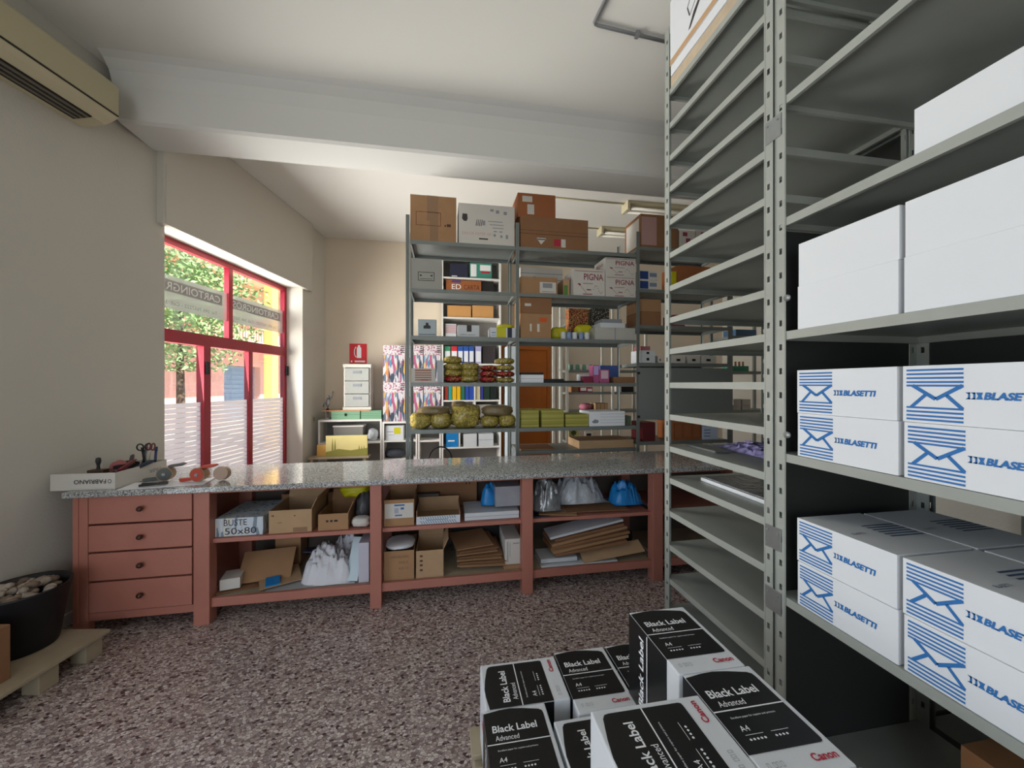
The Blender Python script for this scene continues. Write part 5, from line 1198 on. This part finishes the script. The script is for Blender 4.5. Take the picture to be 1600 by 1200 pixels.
for k, (x, y, c_) in enumerate(((-2.10, 3.02, '#2d3446'), (-2.13, 2.97, '#7a2c30'), (-2.17, 3.12, '#22252a'))):
    o = obj('cutter_knife', MB().box(-.011, .011, 0, .14, .0, .022).box(-.007, .007, .14, .17, .006, .014), mat('tool_'+c_[1:], c_, .4), loc=(x, y, ZT+.075+.012*k), rot=(R(16), 0, R(-20+25*k)), bevel=.002); tag(o, ('navy', 'dark red', 'black')[k] + ' utility knife propped on the heap in the tool tray', 'knife')
filler = obj('tool_heap_box', MB().box(-.10, .10, -.12, .12, 0, .066), M_DARK, loc=(-2.20, 3.14, ZT+.005), bevel=.004); tag(filler, 'dark plastic case under the scissors and staplers in the tray', 'case')
zt_ += .070
stapler((-2.22, 3.15, zt_), R(60), 'dark stapler in the middle of the tool tray', M_DARK)
stapler((-2.15, 3.05, zt_+.0), R(80), 'black stapler close to the right side of the tray', M_DARK)
def stamp(loc, label, m=M_DARK):
    return tool('rubber_stamp', loc, label, 'stamp', [('stamp_base', MB().box(-.045, .045, -.025, .025, 0, .025), mat('stamp_wood', '#4a3428', .5)), ('stamp_handle', MB().lathe([(.010, .025), (.008, .05), (.015, .08), (.012, .1), (0, .105)], 14), m)])
zt_ -= .070
tin = obj('tin_box', MB().box(-.05, .05, -.05, .05, 0, .08), M_CARD4, loc=(-2.245, 2.965, zt_), bevel=.004); tag(tin, 'small ochre box inside the tool tray, below the stamp', 'box')
stamp((-2.245, 2.965, zt_+.081), 'wooden handled stamp standing on the ochre box in the tray')
o = obj('tape_roll', MB().lathe([(.02, 0), (.04, 0), (.04, .045), (.02, .045)], 20, Matrix.Translation((0, 0, .04)) @ Matrix.Rotation(R(90), 4, 'X')), mat('faded_red', '#9a4a48', .5), loc=(-2.19, 3.06, zt_+.068), rot=(0, 0, R(20))); tag(o, 'faded red tape roll upright in the tool tray', 'roll')
zt_ += .068
for k, (x, y, m, lab) in enumerate(((-2.16, 3.24, M_DARK, 'black marker pen standing among the tools, left one'), (-2.11, 3.26, mat('pen_blue', '#2b3d66', .4), 'navy marker pen standing among the tools, right one'), (-2.2, 3.27, M_GREYP, 'grey marker pen at the back of the tool tray'))):
    o = obj('marker_pen', MB().tube([(0, 0, 0), (.02*(k-1), .01, .10)], .008, 10).tube([(.02*(k-1), .01, .101), (.026*(k-1), .013, .135)], .0095, 10), m, loc=(x, y, zt_), smooth=True); tag(o, lab, 'pen')
def dispenser(loc, rz, m, label):
    r_ = .048
    o = empty('tape_dispenser', loc, rz); tag(o, label, 'tape dispenser')
    ring = MB(); ring.lathe([(.028, -.026), (r_, -.026), (r_, .026), (.028, .026), (.028, -.026)], 26, Matrix.Translation((0, 0, r_+.002)) @ Matrix.Rotation(R(90), 4, 'X'))
    obj('tape', ring, mat('tape_tan', '#a07f62', .3), o)
    obj('side_plate', MB().lathe([(.0, 0), (.042, 0), (.042, .003), (0, .003)], 24, Matrix.Translation((0, -.027, r_+.002)) @ Matrix.Rotation(R(90), 4, 'X')), m, o)
    obj('hub', MB().lathe([(.0, 0), (.012, 0), (.010, .008), (0, .009)], 16, Matrix.Translation((0, -.03, r_+.002)) @ Matrix.Rotation(R(90), 4, 'X')), M_GREYP, o)
    obj('handle', MB().prism([(-.04, .03), (-.02, .012), (-.12, -.0), (-.128, .022)], -.016, .016), m, o, bevel=.004)
    obj('cutter_arm', MB().prism([(.02, .09), (.10, .10), (.115, .11), (.10, .118), (.02, .108)], -.022, .022), m, o, bevel=.003)
    return o
dispenser((-1.66, 2.98, ZT+.005), R(-6), mat('vermilion', '#b8402c', .4), 'red-orange tape dispenser at the right of the tool pile')
dispenser((-1.90, 3.04, ZT+.005), R(8), mat('grey_green_plastic', '#4b514c', .4), 'grey-green tape dispenser beside the tray')
o = obj('tape_roll', MB().lathe([(.022, 0), (.046, 0), (.046, .045), (.022, .045)], 24, Matrix.Translation((0, 0, .047)) @ Matrix.Rotation(R(80), 4, 'X')), mat('tape_tan', '#a07f62', .3), loc=(-1.53, 3.02, ZT+.001)); tag(o, 'upright tan tape roll to the right of the red-orange dispenser', 'roll')
o = tool('clip_pliers', (-1.86, 2.90, ZT+.006), 'black handled pliers lying on the white sheet', 'pliers', [('handle', MB().tube([(-.09, -.02, .012), (-.03, -.005, .012), (0, 0, .012)], .008, 8), M_DARK), ('handle', MB().tube([(-.09, .03, .012), (-.03, .012, .012), (0, .004, .012)], .008, 8), M_DARK), ('jaw', MB().box(0, .05, -.008, .012, .004, .02), M_DARK)], R(15))

# ================================================================= FLOOR, LEFT
bx = empty('wooden_pallet', ML @ Vector((-2.65, 1.95, 0)), -YAW + R(.5)); tag(bx, 'low pale wooden platform against the left wall', 'pallet')
obj('deck_board', MB().box(-.27, .245, -.9, .35, .115, .133), M_WOOD, bx, bevel=.002)
for y in (-.8, -.35, .02, .24):
    for x in (.13, -.2): obj('block', MB().box(x, x+.09, y, y+.09, .001, .1145), M_WOOD, bx, bevel=.003)
c0 = ML @ Vector((-2.735, 2.14, .134))
tub = empty('rubber_tub', c0, 0); tub.scale = (.92, .92, 1); tag(tub, 'black rubber tub full of pale stones on the low platform', 'tub')
obj('tub_body', MB().lathe([(.15, 0), (.155, .01), (.20, .31), (.212, .325), (.21, .335), (.198, .33), (.19, .30), (.145, .02), (0.001, .015)], 40), mat('black_rubber', '#17161a', .55), tub, smooth=True)
random.seed(9); n_ = 0
for i in range(70):
    a = random.random()*6.283; r_ = .145*math.sqrt(random.random()); s_ = random.uniform(.035, .06)
    z = .285 + .05*(1-(r_/.15)**2)*random.random() + (.0 if i < 40 else .01)
    p = c0 + Vector((r_*math.cos(a), r_*math.sin(a), z))
    o = obj('stone', lump(s_, s_*random.uniform(.7, 1.2), s_*.65, 200+i, .25, 2.3, 10), mat(('stone_a', 'stone_b', 'stone_c')[i % 3], ('#9b8f82', '#b5a99b', '#7b6a5a')[i % 3], .9), loc=p, rot=(random.uniform(-.5, .5), random.uniform(-.5, .5), a), smooth=True)
    tag(o, 'pale irregular stone heaped in the black rubber tub', 'stone', 'stones heaped in the rubber tub')
c1 = ML @ Vector((-2.66, 1.725, .134))
bb = obj('cardboard_box', MB().box(-.16, .16, -.20, .19, 0, .27), M_CARD2, loc=c1, rot=(0, 0, -YAW), bevel=.003); tag(bb, 'brown cardboard box at the left edge in front of the rubber tub', 'box')
# loose card and scrap on the floor behind the counter front
o = obj('wooden_board', MB().box(-.33, .33, 0, .05, 0, .06), M_CARD4, loc=((XL+posts[0][0])/2+.03, YC0+.35, .001)); tag(o, 'pale wooden board lying under the drawer unit', 'board')
